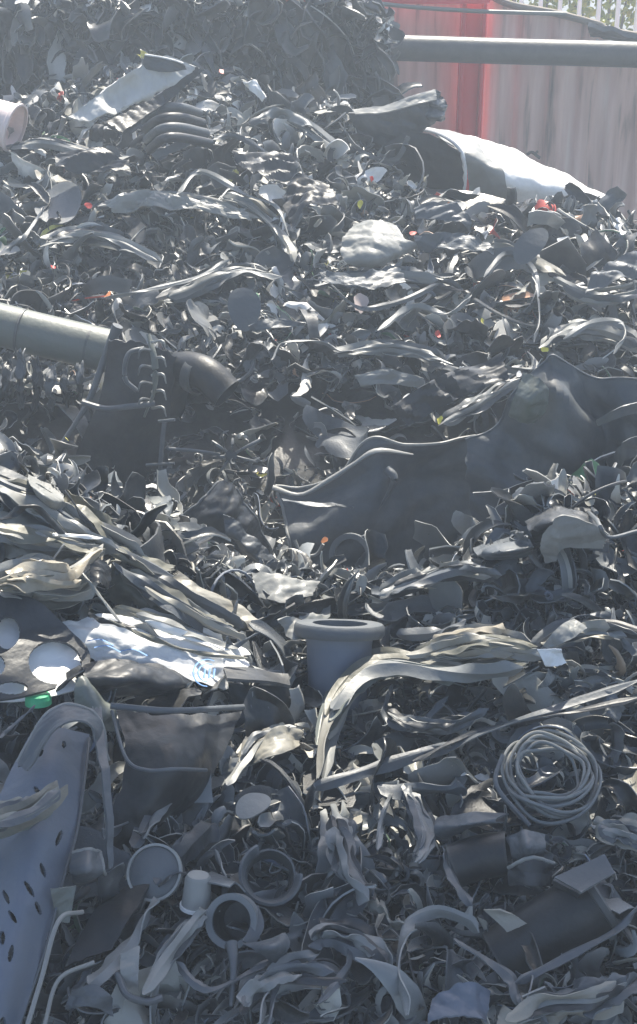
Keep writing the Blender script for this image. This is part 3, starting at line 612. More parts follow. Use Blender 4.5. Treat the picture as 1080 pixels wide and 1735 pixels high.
# left: olive pipe, sleeve, elbow, comb, rod
lp = thing('drain_pipe', 'thick olive grey plastic pipe sloping into the heap under the upper slope', 'pipe', (95, 560), lm='thick olive pipe', loc=at(90, 570, 5.0))
obj('barrel', tube([at(-260, 478, 5.15), at(0, 550, 5.02), at(190, 596, 4.95)], .076, .008, n=20, k=32), M['pipe'], lp)
obj('seam', lathe([(.0775, 0), (.0805, 0), (.0805, .008), (.0775, .008)], at(36, 560, 5.0), at(190, 596, 4.95) - at(0, 550, 5.02), k=32), M['dark'], lp)
obj('seam', lathe([(.0775, 0), (.0805, 0), (.0805, .008), (.0775, .008)], at(152, 587, 4.965), at(190, 596, 4.95) - at(0, 550, 5.02), k=32), M['dark'], lp)
one('lever_bar', rod([at(200, 552, 4.75), at(180, 600, 4.75), at(150, 680, 4.7), at(110, 745, 4.65), at(90, 770, 4.6)], .012, rad=[.02, .014, .011, .009, .006]), 'mid', 'grey bent bar slanting down from the end of the olive pipe', 'bar', (150, 660), 'slanting grey bar')
sheet('leaning_sheet', 'broad smooth dark panel in the shaded pit under the olive pipe', 'panel', 'dark', [[(185, 570, .3), (240, 575, .3), (300, 600, .2)], [(165, 680, .3), (230, 690, .35), (290, 690, .25)], [(120, 790, .3), (200, 800, .3), (270, 800, .25)], [(130, 880, .3), (200, 890, .3), (280, 890, .25)]], Y0=5.0, amp=.006, freq=8, lm='smooth dark panel')
one('pale_hose', rod([at(140, 682, 4.6), at(180, 692, 4.58), at(225, 688, 4.58), at(262, 684, 4.6)], .011), 'mid', 'pale grey hose curving across the smooth dark panel', 'hose', (200, 690))
el = thing('pipe_elbow', 'dark pipe elbow poking out of the pit beside the comb strip', 'pipe elbow', (340, 640), lm='dark pipe elbow', loc=at(340, 640, 4.8))
obj('bend', tube([at(285, 690, 4.9), at(300, 630, 4.85), at(345, 632, 4.75), at(385, 668, 4.7)], .06, .006, n=26, k=24), M['black'], el)
obj('collar', lathe([(.062, 0), (.069, 0), (.069, .04), (.062, .04)], at(328, 632, 4.78), at(385, 668, 4.7) - at(310, 632, 4.85), k=28), M['dark'], el)
cs = thing('comb_strip', 'upright pale comb strip with short curved tines beside the pipe elbow', 'comb strip', (258, 630), lm='comb strip', loc=at(258, 700, 4.7))
obj('spine', rod([at(252, 566, 4.65), at(262, 610, 4.6), at(262, 660, 4.6), at(245, 706, 4.6)], .018, rad=[.008, .012, .013, .008], squash=.5), M['pipe'], cs)
for k in range(9):
    y = 580 + 14 * k; s = 1 if k % 2 == 0 else -1
    obj('tine', rod([at(258, y, 4.62), at(258 + s * 18, y - 2, 4.58), at(258 + s * 24, y + 14, 4.58)], .004, n=8, k=6, rad=[.006, .005, .002]), M['pale' if s > 0 else 'mid'], cs)
one('coiled_loop', rod([at(245, 590, 4.62), at(218, 600, 4.6), at(212, 640, 4.6), at(232, 662, 4.6)], .009), 'mid', 'grey looped hose bulging beside the comb strip', 'hose', (215, 630))
er = thing('crossed_rod', 'thin upright grey rod with cross pins standing in the dark pit', 'rod', (270, 790), lm='upright pinned rod', loc=at(270, 880, 4.5))
obj('shaft', rod([at(279, 712, 4.6), at(272, 790, 4.55), at(268, 890, 4.5)], .0085), M['mid'], er)
for x, y, w in ((283, 712, 14), (272, 786, 24), (268, 858, 20)):
    obj('pin', rod([at(x - w, y + 2, 4.54), at(x + w, y - 1, 4.52)], .006, n=6), M['mid'], er)
sw = thing('spoked_wheel', 'small dark spoked star hub hanging in the shaded pit', 'spoked hub', (392, 772), lm='spoked star hub', loc=at(392, 772, 4.7))
obj('hub', rod([at(392, 772, 4.66), at(392, 772, 4.74)], .022, n=4, k=12), M['dark'], sw)
for k in range(7):
    a = k * 6.283 / 7 + .3; L_ = (46, 34, 40, 30, 44, 36, 60)[k]
    obj('spoke', rod([at(392, 772, 4.68), at(392 + math.cos(a) * L_ * .6, 772 + math.sin(a) * L_ * .5, 4.66), at(392 + math.cos(a) * L_, 772 + math.sin(a) * L_ * .8, 4.68)], .006, n=8, k=6), M['mid'], sw)
one('thin_rod', rod([at(285, 760, 4.55), at(330, 764, 4.6), at(372, 770, 4.66)], .007), 'mid', 'thin level grey rod from the pinned rod to the star hub', 'rod', (330, 764))
for i, (x, y0, y1, lb) in enumerate([(12, 600, 690, 'first'), (36, 585, 700, 'second'), (62, 600, 690, 'third'), (86, 610, 700, 'fourth'), (112, 625, 690, 'fifth'), (136, 610, 670, 'sixth')]):
    one('hanging_strip', gsolid(sheetG([[(x - 7, y0, .25), (x + 7, y0 - 4, .25)], [(x - 10, (y0 + y1) / 2, .28), (x + 8, (y0 + y1) / 2, .3)], [(x - 4, y1, .2), (x + 6, y1 + 5, .2)]], 5.1, 14, .02, 30, rag=.2), .004), 'mid' if i % 2 else 'dark',
        f'{lb} torn strip hanging under the olive pipe, counted from the picture edge', 'strip', (x, y0 + 40), group='strips hanging under the olive pipe')

# centre: broad black sheets
M['rubber'] = plastic('grey_rubber', (.075, .085, .095), .4, .15)
bs = sheet('broad_sheet', 'broad black rubber sheet with a rolled pale rim standing in the pit', 'rubber sheet', 'rubber',
      [[(463, 822, 0), (520, 822, 0), (575, 800, 0), (625, 742, 0), (700, 745, 0), (815, 738, 0)], [(478, 870, .05), (530, 880, .05), (590, 850, .05), (645, 820, .06), (710, 820, .0), (820, 815, 0)],
       [(490, 930, .1), (540, 930, .1), (600, 920, .12), (660, 910, .1), (730, 900, .05), (830, 890, .05)], [(495, 1000, .1), (550, 1000, .1), (610, 1000, .1), (670, 990, .1), (750, 980, .05), (840, 950, .05)]],
      pos=(640, 850), lm='broad black sheet', Y0=4.05, rim=['top', 'left'], rimr=.005, amp=.018, freq=9, rag=.03, t=.006)
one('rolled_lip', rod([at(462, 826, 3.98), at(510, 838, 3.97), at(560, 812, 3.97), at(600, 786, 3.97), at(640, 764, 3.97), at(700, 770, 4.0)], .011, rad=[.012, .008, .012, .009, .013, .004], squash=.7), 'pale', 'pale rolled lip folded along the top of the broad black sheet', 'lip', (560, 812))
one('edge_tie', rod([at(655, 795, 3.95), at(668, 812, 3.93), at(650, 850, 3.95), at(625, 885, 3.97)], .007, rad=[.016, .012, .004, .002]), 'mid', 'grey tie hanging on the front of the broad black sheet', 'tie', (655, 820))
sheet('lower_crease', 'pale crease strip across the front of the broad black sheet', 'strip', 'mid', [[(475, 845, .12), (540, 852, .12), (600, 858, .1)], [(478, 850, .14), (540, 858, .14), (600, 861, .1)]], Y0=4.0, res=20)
ts_ = sheet('tall_sheet', 'tall dark rubber sheet with a peak and soft blue-grey folds', 'rubber sheet', 'rubber',
      [[(786, 745, 0), (838, 718, .0), (880, 655, .0), (932, 598, .05), (1000, 632, .0), (1085, 640, .05), (1250, 640, 0)], [(786, 800, .05), (835, 785, .05), (880, 760, .05), (955, 730, .14), (1020, 740, .02), (1090, 735, .1), (1250, 740, 0)],
       [(795, 870, .05), (840, 860, .08), (885, 850, .12), (960, 830, .14), (1030, 830, .05), (1095, 825, .1), (1250, 830, .0)], [(805, 960, .1), (850, 955, .1), (895, 950, .12), (970, 940, .1), (1040, 930, .1), (1100, 920, .1), (1250, 900, .0)]],
      pos=(960, 760), lm='tall dark sheet', Y0=3.95, rim=['top'], rimmat='mid', rimr=.004, amp=.022, freq=9, rag=.03, t=.006)
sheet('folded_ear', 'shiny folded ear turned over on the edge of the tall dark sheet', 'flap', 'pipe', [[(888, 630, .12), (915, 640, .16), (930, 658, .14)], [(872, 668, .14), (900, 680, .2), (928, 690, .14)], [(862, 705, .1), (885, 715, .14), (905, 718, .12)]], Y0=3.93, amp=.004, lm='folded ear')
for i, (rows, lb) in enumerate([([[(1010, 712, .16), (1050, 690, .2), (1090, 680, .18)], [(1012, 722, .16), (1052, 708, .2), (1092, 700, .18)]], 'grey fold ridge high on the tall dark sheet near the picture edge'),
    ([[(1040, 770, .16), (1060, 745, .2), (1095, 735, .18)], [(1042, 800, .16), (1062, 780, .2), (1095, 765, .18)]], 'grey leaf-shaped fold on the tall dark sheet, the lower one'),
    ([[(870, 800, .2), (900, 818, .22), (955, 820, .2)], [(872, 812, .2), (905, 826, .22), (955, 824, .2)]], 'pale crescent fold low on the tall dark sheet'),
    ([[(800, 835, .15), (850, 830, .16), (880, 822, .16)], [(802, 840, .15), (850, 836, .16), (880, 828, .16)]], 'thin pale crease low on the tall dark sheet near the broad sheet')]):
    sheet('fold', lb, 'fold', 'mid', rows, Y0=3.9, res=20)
sheet('peaked_sheet', 'pointed dark sheet rising to a red tipped corner before the pit', 'sheet', 'dark', [[(375, 818, .0), (385, 815, .02), (398, 825, 0)], [(335, 850, .05), (385, 870, .1), (435, 880, 0)], [(300, 890, .05), (370, 930, .1), (470, 950, .0)], [(310, 950, .0), (390, 990, .1), (490, 990, .0)]], Y0=4.1, amp=.008, rim=['left', 'right'], rimmat='mid', rimr=.005, lm='pointed dark sheet')
sheet('draped_flap', 'grey draped flap with long creases next to the broad black sheet', 'flap', 'mid', [[(378, 870, .1), (400, 880, .1), (425, 905, .1)], [(385, 905, .12), (420, 930, .14), (465, 945, .1)], [(420, 945, .1), (450, 958, .12), (482, 972, .1)]], Y0=3.9, amp=.008, lm='draped grey flap')
gk = thing('gasket_ring', 'grey plastic ring with a corner ear leaning on the broad black sheet', 'ring', (598, 938), lm='eared grey ring', loc=at(598, 960, 3.75))
obj('ring', lathe([(.048, -.01), (.062, -.012), (.062, .012), (.048, .01), (.048, -.01)], at(595, 940, 3.75), (-.2, -.9, .35), t=.003), M['mid'], gk)
obj('ear', gsolid(sheetG([[(605, 910, 0), (618, 905, 0)], [(622, 925, 0), (632, 930, 0)], [(626, 950, 0), (634, 960, 0)]], 3.76, 12, .002), .006), M['mid'], gk)
one('wire_hook', rod([at(500, 915, 3.8), at(512, 938, 3.78), at(535, 940, 3.78), at(548, 922, 3.78)], .005), 'pale', 'thin pale wire hook before the broad black sheet', 'wire', (520, 935))
# right of the near crest
sheet('round_hood', 'dark rounded hood with a thin arched edge on the near crest', 'hood', 'dark', [[(880, 860, .1), (935, 826, .22), (990, 850, .18), (1010, 870, .1)], [(890, 890, .12), (935, 870, .26), (980, 880, .2), (1025, 900, .1)], [(905, 920, .05), (940, 915, .1), (990, 930, .1), (1035, 940, .05)]], rim=['top'], rimmat='mid', rimr=.006, lm='rounded dark hood')
sheet('curved_shard', 'smooth pale grey shard with a curved cut-out on the near crest', 'shard', 'pale', [[(920, 905, .2), (950, 872, .26), (1000, 885, .2), (1035, 905, .15)], [(915, 930, .16), (945, 905, .22), (965, 905, .2), (1030, 918, .12)], [(925, 952, .1), (942, 950, .12), (955, 930, .15), (1025, 930, .1)]], amp=.004, lm='curved pale shard')
sheet('bent_shard', 'blue-grey bent shard leaning on the near crest beside the curved pale shard', 'shard', 'mid', [[(800, 920, .2), (835, 898, .26), (880, 900, .2)], [(805, 938, .14), (850, 930, .2), (905, 925, .15)], [(840, 950, .08), (870, 945, .1), (900, 935, .1)]], amp=.006, lm='blue-grey bent shard')
one('thin_wire', rod([surf(975, 848, .2), surf(1010, 880, .2), surf(1030, 910, .18), surf(1080, 900, .15)], .005), 'mid', 'thin grey wire arching off the rounded dark hood', 'wire', (1020, 890))

# left films
L5 = [('olive', [[(-20, 760, .1), (60, 770, .12), (120, 830, .1), (200, 880, .1)], [(-20, 800, .1), (60, 830, .14), (130, 880, .12), (210, 910, .1)], [(-20, 830, .05), (60, 860, .1), (130, 905, .1), (230, 950, .08)]], 'dull olive film at the top of the near left slope', 'top olive film'),
      ('pale', [[(40, 778, .16), (70, 790, .18), (90, 815, .16)], [(45, 810, .18), (75, 830, .22), (112, 845, .18)], [(70, 850, .14), (95, 868, .16), (115, 858, .14)]], 'smooth whitish tongue lying on the olive film', 'whitish tongue'),
      ('olive', [[(110, 850, .14), (150, 858, .16), (190, 905, .14), (250, 940, .14), (305, 960, .12)], [(115, 868, .14), (150, 885, .18), (195, 935, .18), (245, 965, .16), (300, 968, .12)]], 'long olive ribbon of film draped down to the valley edge', 'long olive ribbon'),
      ('tan', [[(-30, 860, .1), (40, 868, .12), (110, 885, .14), (170, 915, .1)], [(-30, 900, .1), (40, 905, .14), (110, 925, .14), (165, 935, .12)], [(-30, 950, .08), (30, 950, .12), (90, 955, .12), (140, 960, .1)]], 'broad tan crumpled film at the picture edge', 'broad tan film'),
      ('black', [[(152, 955, .26), (175, 945, .26), (192, 965, .24)], [(150, 985, .24), (170, 990, .26), (188, 1000, .22)]], 'small black box flap at the end of the yellowish bag', None),
      ('olive', [[(190, 930, .12), (240, 975, .14), (300, 1005, .12), (380, 1040, .1)], [(175, 965, .1), (230, 1010, .14), (300, 1045, .12), (390, 1075, .1)], [(180, 1020, .06), (240, 1045, .08), (310, 1070, .08), (400, 1095, .05)]], 'wide olive grey film sliding down below the long olive ribbon', 'wide olive film'),
      ('mid', [[(245, 985, .16), (300, 1010, .18), (370, 1060, .14)], [(235, 1005, .14), (290, 1040, .18), (350, 1075, .14)]], 'flat blue-grey strip lying on the wide olive film', None),
      ('tan', [[(300, 965, .12), (340, 990, .14), (400, 1020, .12), (450, 1060, .1)], [(285, 975, .1), (330, 1005, .14), (395, 1040, .12), (430, 1075, .1)]], 'narrow tan film bundle beside the crumpled strips near the valley', None),
      ('white', [[(80, 1058, .12), (190, 1040, .15), (290, 1058, .15), (392, 1090, .13)], [(110, 1092, .13), (200, 1080, .16), (290, 1098, .17), (430, 1128, .15)], [(160, 1124, .11), (240, 1130, .14), (320, 1152, .16), (385, 1172, .15)]], 'bright white crumpled film sheet lying below the olive films', 'bright white film')]
for k, (mt_, rows, lb, lm) in enumerate(L5):
    if mt_ == 'white': 
        wf = thing('white_film', lb, 'film', (260, 1095), lm=lm, loc=surf(260, 1095, .05))
        obj('film', gsolid(sheetG(rows, None, 90, .009, 24, .04, .8), .002), M['film'], wf, sharp=26)
        pr = []
        c0 = np.array([352., 1140.]); 
        for rr_ in (16, 24): pr.append(rod([surf(c0[0] + rr_ * math.cos(a), c0[1] + rr_ * math.sin(a) * .95, .19) for a in np.linspace(1.6, 5.2, 12)], .0022, n=30, k=6, squash=.3))
        for dx in (-7, 1, 9): pr.append(rod([surf(c0[0] + dx + 3, c0[1] - 7, .19), surf(c0[0] + dx + 1, c0[1] + 9, .19)], .0024, n=4, k=6, squash=.3))
        for a0, y in ((148, 1086), (160, 1097), (205, 1103)): pr.append(rod([surf(a0, y, .165), surf(a0 + 22, y - 3, .175), surf(a0 + 45, y + 8, .185)], .0022, n=8, k=6, squash=.3))
        for q_ in pr: obj('printed_mark', q_, M['print'], wf)
    else:
        one('plastic_film', gsolid(sheetG(rows, None, 90, .008 if mt_ == 'clear' else .005, 30 if mt_ == 'clear' else 22, .09, .95), .002), mt_, lb, 'film', (np.mean([q[0] for rw in rows for q in rw]), np.mean([q[1] for rw in rows for q in rw])), lm, sharp=24)
bundle('clear_bag', 'crinkled yellowish clear bag with glints on the tan film', 'bag', [(-20, 990, .9), (50, 975, 1.3), (120, 980, 1.2), (185, 935, .9)], 18, .02, 46, ['clear', 'tan', 'clear', 'pale', 'clear', 'olive'], .17, 41, (95, 980), 'yellowish clear bag')
for k_, (pth, n_2, w_2, sp_2, mm, lb, ps) in enumerate([
    ([(-40, 800, .8), (60, 850, 1), (160, 910, 1), (300, 985, .5)], 12, .02, 34, ['olive', 'mid', 'pale', 'olive'], 'bundle of olive and grey film folds along the top of the near left slope', (110, 880)),
    ([(-40, 890, 1), (60, 905, 1), (140, 925, .8), (200, 940, .5)], 10, .018, 34, ['tan', 'olive', 'pale'], 'bundle of tan film folds above the yellowish bag', (60, 905)),
    ([(190, 950, .6), (280, 1010, 1), (360, 1055, 1), (430, 1080, .6)], 12, .018, 34, ['olive', 'mid', 'tan', 'lightmid'], 'bundle of olive film folds running down to the socket flange', (310, 1025)),
    ([(190, 1030, .7), (280, 1060, 1), (350, 1085, .9), (420, 1110, .5)], 8, .014, 22, ['white', 'film', 'olive', 'pale'], 'bundle of white and olive film folds on the bright white film', (300, 1070))]):
    bundle('film_bundle', lb, 'film bundle', pth, n_2, w_2, sp_2, mm, .14, 60 + k_, ps, None)
for k_, (pth, n_2, w_2, sp_2, mm, lb, ps) in enumerate([
    ([(160, 352, .6), (240, 335, 1), (340, 340, 1), (450, 375, .6)], 10, .02, 16, ['pale', 'tan', 'mid', 'pale'], 'bundle of pale film folds strung across the upper heap under the ribbed duct', (300, 345)),
    ([(370, 330, .6), (430, 350, 1), (480, 400, 1), (500, 450, .6)], 9, .02, 18, ['lightmid', 'tan', 'pale'], 'bundle of pale folds dropping from the upper heap beside the wrinkled bag', (460, 385)),
    ([(520, 490, .6), (600, 475, 1), (700, 470, 1), (800, 490, .5)], 9, .022, 18, ['mid', 'lightmid', 'dark'], 'bundle of grey folds lying under the wrinkled pale bag', (650, 475)),
    ([(0, 250, .8), (80, 240, 1), (160, 262, 1), (240, 300, .6)], 9, .022, 16, ['tan', 'mid', 'lightmid'], 'bundle of olive grey folds under the pinkish white bucket', (110, 255)),
    ([(740, 720, .5), (800, 690, 1), (850, 655, 1), (900, 620, .5)], 8, .02, 20, ['mid', 'dark', 'lightmid'], 'bundle of dark folds leaning on the peak of the tall dark sheet', (820, 675)),
    ([(930, 470, .6), (990, 500, 1), (1050, 500, 1), (1120, 480, .6)], 8, .022, 22, ['mid', 'lightmid', 'pale'], 'bundle of grey leaf-like folds on the slope above the hooked hose', (1020, 498)),
    ([(780, 430, .5), (840, 420, 1), (900, 440, 1), (960, 470, .5)], 8, .02, 16, ['mid', 'tan', 'dark'], 'bundle of grey folds near the oval blue-grey flap', (860, 430)),
    ([(60, 420, .5), (130, 400, 1), (200, 410, 1), (280, 450, .5)], 9, .022, 18, ['mid', 'lightmid', 'dark', 'pale'], 'bundle of grey folds on the left of the far slope above the orange chip', (170, 412)),
    ([(420, 210, .5), (470, 195, 1), (520, 215, 1), (570, 250, .5)], 9, .024, 18, ['dark', 'lightmid', 'mid'], 'bundle of dark folds on the crest beside the small white cap', (490, 208)),
    ([(240, 520, .5), (320, 490, 1), (400, 460, 1), (480, 470, .5)], 9, .022, 18, ['mid', 'dark', 'lightmid'], 'bundle of grey folds above the rounded grey flap', (360, 478)),
    ([(900, 600, .4), (960, 560, 1), (1030, 560, 1), (1100, 590, .5)], 8, .022, 18, ['lightmid', 'pale', 'mid'], 'bundle of pale folds inside the pale hooked hose', (1010, 570)),
    ([(560, 600, .5), (640, 590, 1), (720, 600, 1), (790, 630, .5)], 8, .02, 16, ['lightmid', 'mid', 'pale'], 'bundle of pale grey folds above the lip of the shaded pit', (680, 598)),
    ([(640, 1010, .6), (700, 985, 1), (780, 965, 1), (850, 975, .5)], 9, .014, 24, ['lightmid', 'mid', 'pale', 'dark'], 'bundle of thin grey folds on the near crest before the tall dark sheet', (740, 985)),
    ([(880, 1120, .6), (950, 1075, 1), (1020, 1060, 1), (1100, 1080, .6)], 9, .015, 30, ['mid', 'lightmid', 'dark', 'tan'], 'bundle of grey folds beside the white film corner at the near crest', (990, 1070)),
    ([(640, 1200, .5), (690, 1225, 1), (760, 1230, 1), (830, 1200, .5)], 9, .014, 30, ['mid', 'lightmid', 'dark'], 'bundle of dark grey folds under the long twisted film', (730, 1222)),
    ([(385, 1330, .4), (430, 1260, 1), (480, 1235, 1), (530, 1240, .6)], 8, .014, 26, ['pale', 'tan', 'mid'], 'bundle of pale tan folds at the end of the black container', (455, 1255)),
    ([(560, 1360, .6), (575, 1420, 1), (590, 1480, 1), (640, 1540, .5)], 8, .016, 34, ['mid', 'lightmid', 'dark'], 'bundle of grey leaning folds in the middle of the near heap', (580, 1440)),
    ([(690, 1480, .5), (720, 1420, 1), (700, 1360, 1), (680, 1330, .5)], 8, .013, 30, ['lightmid', 'mid'], 'bundle of thin grey upright folds beside the pointed scroll', (705, 1400)),
    ([(860, 1735, .6), (930, 1700, 1), (1010, 1690, 1), (1090, 1640, .6)], 9, .018, 40, ['mid', 'lightmid', 'dark', 'tan'], 'bundle of grey folds at the bottom under the thick black cylinder', (980, 1695)),
    ([(400, 1735, .5), (430, 1680, 1), (500, 1650, 1), (600, 1660, .5)], 8, .015, 36, ['lightmid', 'mid', 'dark'], 'bundle of curved grey folds at the bottom beside the pale curved hoop', (480, 1665)),
    ([(240, 1690, .4), (290, 1610, 1), (330, 1560, 1), (350, 1540, .5)], 8, .013, 26, ['mid', 'lightmid', 'pale'], 'bundle of grey folds below the small grey cup', (300, 1610)),
    ([(1000, 1400, .5), (1040, 1410, 1), (1080, 1425, 1), (1130, 1450, .5)], 8, .015, 34, ['tan', 'mid', 'lightmid'], 'bundle of tan and grey folds at the picture edge below the coil', (1055, 1405)),
    ([(660, 1640, .5), (620, 1600, 1), (560, 1580, 1), (520, 1600, .5)], 8, .014, 30, ['dark', 'mid', 'lightmid'], 'bundle of dark folds between the fan shard and the arched hose', (590, 1592)),
    ([(230, 1440, .4), (260, 1380, 1), (290, 1340, 1), (310, 1330, .5)], 6, .013, 24, ['mid', 'lightmid'], 'bundle of crinkled grey folds standing above the flat round lid', (270, 1370))]):
    bundle('fold_bundle', lb, 'fold bundle', pth, n_2, w_2, sp_2, mm, .14 if ps[1] > 900 else .1, 90 + k_, ps, None)
r = np.random.default_rng(77)
for i, (x0, y0, x1, y1, w, mt_, lb) in enumerate([(0, 880, 110, 905, 12, 'black', 'black crooked strip across the broad tan film'), (90, 905, 175, 912, 6, 'white', 'thin white edge strip above the yellowish bag'), (30, 985, 110, 920, 5, 'pale', 'thin pale cord crossing the yellowish bag'),
    (130, 960, 205, 1055, 5, 'pale', 'thin pale cord running down from the black box flap'), (185, 1050, 420, 1115, 8, 'olive', 'long olive cord lying on the bright white film'), (150, 1040, 230, 1062, 9, 'black', 'black curled scrap above the white film'),
    (110, 830, 230, 950, 7, 'black', 'dark cord between the olive ribbons'), (385, 1078, 440, 1072, 8, 'mid', 'grey rounded bar end on the right tip of the white film'), (0, 1250, 60, 1195, 6, 'mid', 'grey cord under the green cap')]):
    a, b = surf(x0, y0, .2), surf(x1, y1, .2); m_ = (a + b) / 2 + r.normal(0, .02, 3); rd = w * .5 * a[1] * 1.1 / F
    one('cord', ribbon([a, m_, b], rd * 1.2, m=5), mt_, lb, 'cord', ((x0 + x1) / 2, (y0 + y1) / 2))

# crate plate with round openings over white board, green cap
hole = lambda U, V, cx, cy, rx, ry, rot=0.0: ((((U - cx) * math.cos(rot) + (V - cy) * math.sin(rot)) / rx) ** 2 + ((-(U - cx) * math.sin(rot) + (V - cy) * math.cos(rot)) / ry) ** 2) > 1
def holed(corner_rows, holes, n, m, t, amp=.004, lift=0.0, freq=10):
    G = sheetG(corner_rows, None, n, amp, freq, 0, .3, res2=m)
    q = np.array([[project(p) for p in row] if False else row for row in G[:1]])
    d = G - CAM; zc = d[..., 1] * cp - d[..., 2] * sp; yc = d[..., 1] * sp + d[..., 2] * cp
    U = 540 + F * d[..., 0] / zc; V = 867.5 - F * yc / zc; mask = np.ones(U.shape, bool)
    for hh in holes: mask &= hole(U, V, *hh)
    return gsolid(G, t, mask=mask)
M['lightwhite'] = plastic('clean_white', (.88, .88, .86), .4, 0)
sheet('white_board', 'white board lying under the black plate with round openings', 'board', 'lightwhite', [[(-60, 1030, .13), (60, 1045, .13), (140, 1075, .13)], [(-60, 1190, .13), (60, 1185, .13), (145, 1165, .13)]], amp=.003, rag=.0, lm='white board')
one('black_plate', holed([[(-90, 1000, .15), (0, 1005, .165), (60, 1018, .17), (110, 1060, .16)], [(-90, 1100, .15), (0, 1085, .15), (70, 1080, .155), (150, 1105, .15)], [(-90, 1190, .145), (0, 1185, .145), (70, 1172, .15), (148, 1150, .15)]],
     [(92, 1123, 45, 37, .1), (12, 1073, 21, 28, .1), (-22, 1128, 30, 24, 0), (20, 1166, 26, 11, 0), (113, 1158, 20, 9, -.4), (-60, 1070, 22, 26, 0)], 150, 130, .008), 'dark', 'black plastic plate with large rounded openings showing white beneath', 'plate', (60, 1060), 'holed black plate')
cap = thing('bottle_cap', 'bright green oval cap below the black plate with openings', 'cap', (65, 1182), lm='green cap', loc=surf(65, 1185, .1))
obj('top', lathe([(.0005, .012), (.018, .012), (.025, .009), (.027, 0)], surf(65, 1184, .13), (0, .22, 1), t=.002), M['green'], cap)
obj('skirt', lathe([(.0275, 0), (.028, -.012)], surf(65, 1184, .13), (0, .22, 1), t=.002), M['green'], cap)
sheet('rolled_sleeve', 'dark rolled sleeve lying in front of the bright white film', 'sleeve', 'dark', [[(140, 1128, .14), (200, 1118, .18), (260, 1125, .16), (322, 1142, .12)], [(140, 1150, .18), (200, 1150, .22), (260, 1155, .2), (325, 1160, .14)], [(145, 1180, .1), (200, 1176, .12), (260, 1178, .12), (315, 1178, .1)]], amp=.008, lm='dark rolled sleeve')
bxo = thing('black_box', 'open black box shell tipped beside the blue printed film', 'box', (440, 1175), lm='open black box', loc=surf(440, 1190, .1))
obj('lid', gsolid(sheetG([[(378, 1132, .17), (430, 1134, .17), (490, 1142, .15)], [(384, 1152, .2), (430, 1156, .2), (494, 1160, .16)]], None, 20, .004, 9, .02), .008), M['dark'], bxo)
obj('front', gsolid(sheetG([[(386, 1156, .18), (430, 1160, .18), (494, 1162, .15)], [(392, 1190, .12), (430, 1200, .14), (498, 1200, .1)], [(420, 1225, .03), (440, 1228, .03), (490, 1220, .03)]], None, 20, .004, 9, .02), .006), M['black'], bxo)
sheet('corner_bracket', 'thin bent olive bracket rising beside the rolled sleeve', 'bracket', 'pipe', [[(128, 1150, .2), (140, 1145, .2), (150, 1160, .18)], [(128, 1205, .14), (160, 1195, .2), (195, 1205, .16)], [(150, 1230, .1), (175, 1240, .14), (200, 1240, .1)]], amp=.004)
cn = thing('black_container', 'large black container shell with a folded front, near the lower picture edge', 'container', (280, 1290), lm='large black container', loc=surf(280, 1330, .1))
obj('shell', gsolid(sheetG([[(192, 1200, .2), (290, 1212, .24), (412, 1203, .18)], [(212, 1285, .23), (295, 1300, .28), (368, 1302, .2)], [(186, 1390, .12), (250, 1395, .14), (318, 1370, .1)], [(190, 1490, .02), (215, 1450, .02), (262, 1425, .02)]], None, 60, .008, 13, .03), .007), M['black'], cn)
obj('rim', rod([surf(188, 1196, .24), surf(290, 1204, .27), surf(412, 1198, .2)], .007), M['mid'], cn)
obj('fold_edge', rod([surf(190, 1205, .23), surf(214, 1285, .255), surf(250, 1305, .27), surf(300, 1303, .29), surf(350, 1305, .24)], .004), M['mid'], cn)
pn = thing('slotted_tray', 'long blue-grey plastic tray dotted with small dark slots at the near corner', 'tray', (50, 1480), lm='slotted blue-grey tray', loc=surf(40, 1600, .1))
slots = [(70, 1275, 4, 9, .3), (107, 1262, 3.5, 6, 0), (64, 1341, 4, 9, -.6), (98, 1420, 4, 14, .35), (71, 1474, 4, 13, -.3), (49, 1506, 4, 15, -.5), (12, 1520, 4, 13, -.4), (63, 1538, 4, 12, -.4), (22, 1553, 4, 12, -.5), (5, 1589, 5, 12, 0), (18, 1615, 4, 14, .2), (4, 1730, 5, 8, 0)]
obj('panel', holed([[(55, 1242, .15), (95, 1235, .2), (150, 1246, .16)], [(10, 1330, .16), (80, 1315, .22), (140, 1335, .16)], [(-30, 1420, .14), (60, 1405, .22), (128, 1410, .16)], [(-50, 1500, .12), (40, 1490, .22), (104, 1495, .16)], [(-70, 1600, .1), (10, 1600, .2), (75, 1605, .14)], [(-90, 1760, .05), (-20, 1760, .15), (22, 1765, .1)]], slots, 330, 130, .006, amp=.004), M['blue'], pn)
obj('side_lip', rod([surf(152, 1250, .17), surf(142, 1335, .17), surf(130, 1412, .17), surf(106, 1495, .17), (surf(78, 1605, .15)), surf(24, 1765, .11)], .003), M['mid'], pn)
obj('underside', gsolid(sheetG([[(60, 1300, .02), (140, 1300, .02)], [(-60, 1600, .02), (80, 1600, .02)], [(-80, 1760, .0), (30, 1760, .0)]], None, 12, 0, 5, 0), .004), M['black'], pn)
sheet('arched_cover', 'dark arched cover framing the top of the slotted tray', 'cover', 'mid', [[(30, 1300, .18), (70, 1225, .24), (110, 1195, .26), (165, 1210, .26), (190, 1290, .2)], [(45, 1310, .2), (82, 1250, .27), (115, 1222, .29), (155, 1235, .28), (176, 1300, .22)]], amp=.006, rim=['top'], rimr=.004, lm='arched cover')
bundle('draped_bands', 'dull olive grey bands draped over the slotted tray at the picture edge', 'bands', [(-60, 1395, 1), (-10, 1390, 1.2), (60, 1365, 1), (112, 1318, .5)], 9, .014, 40, ['pipe', 'mid', 'dark', 'olive'], .25, 83, (30, 1380), 'draped olive bands', tw=.5)
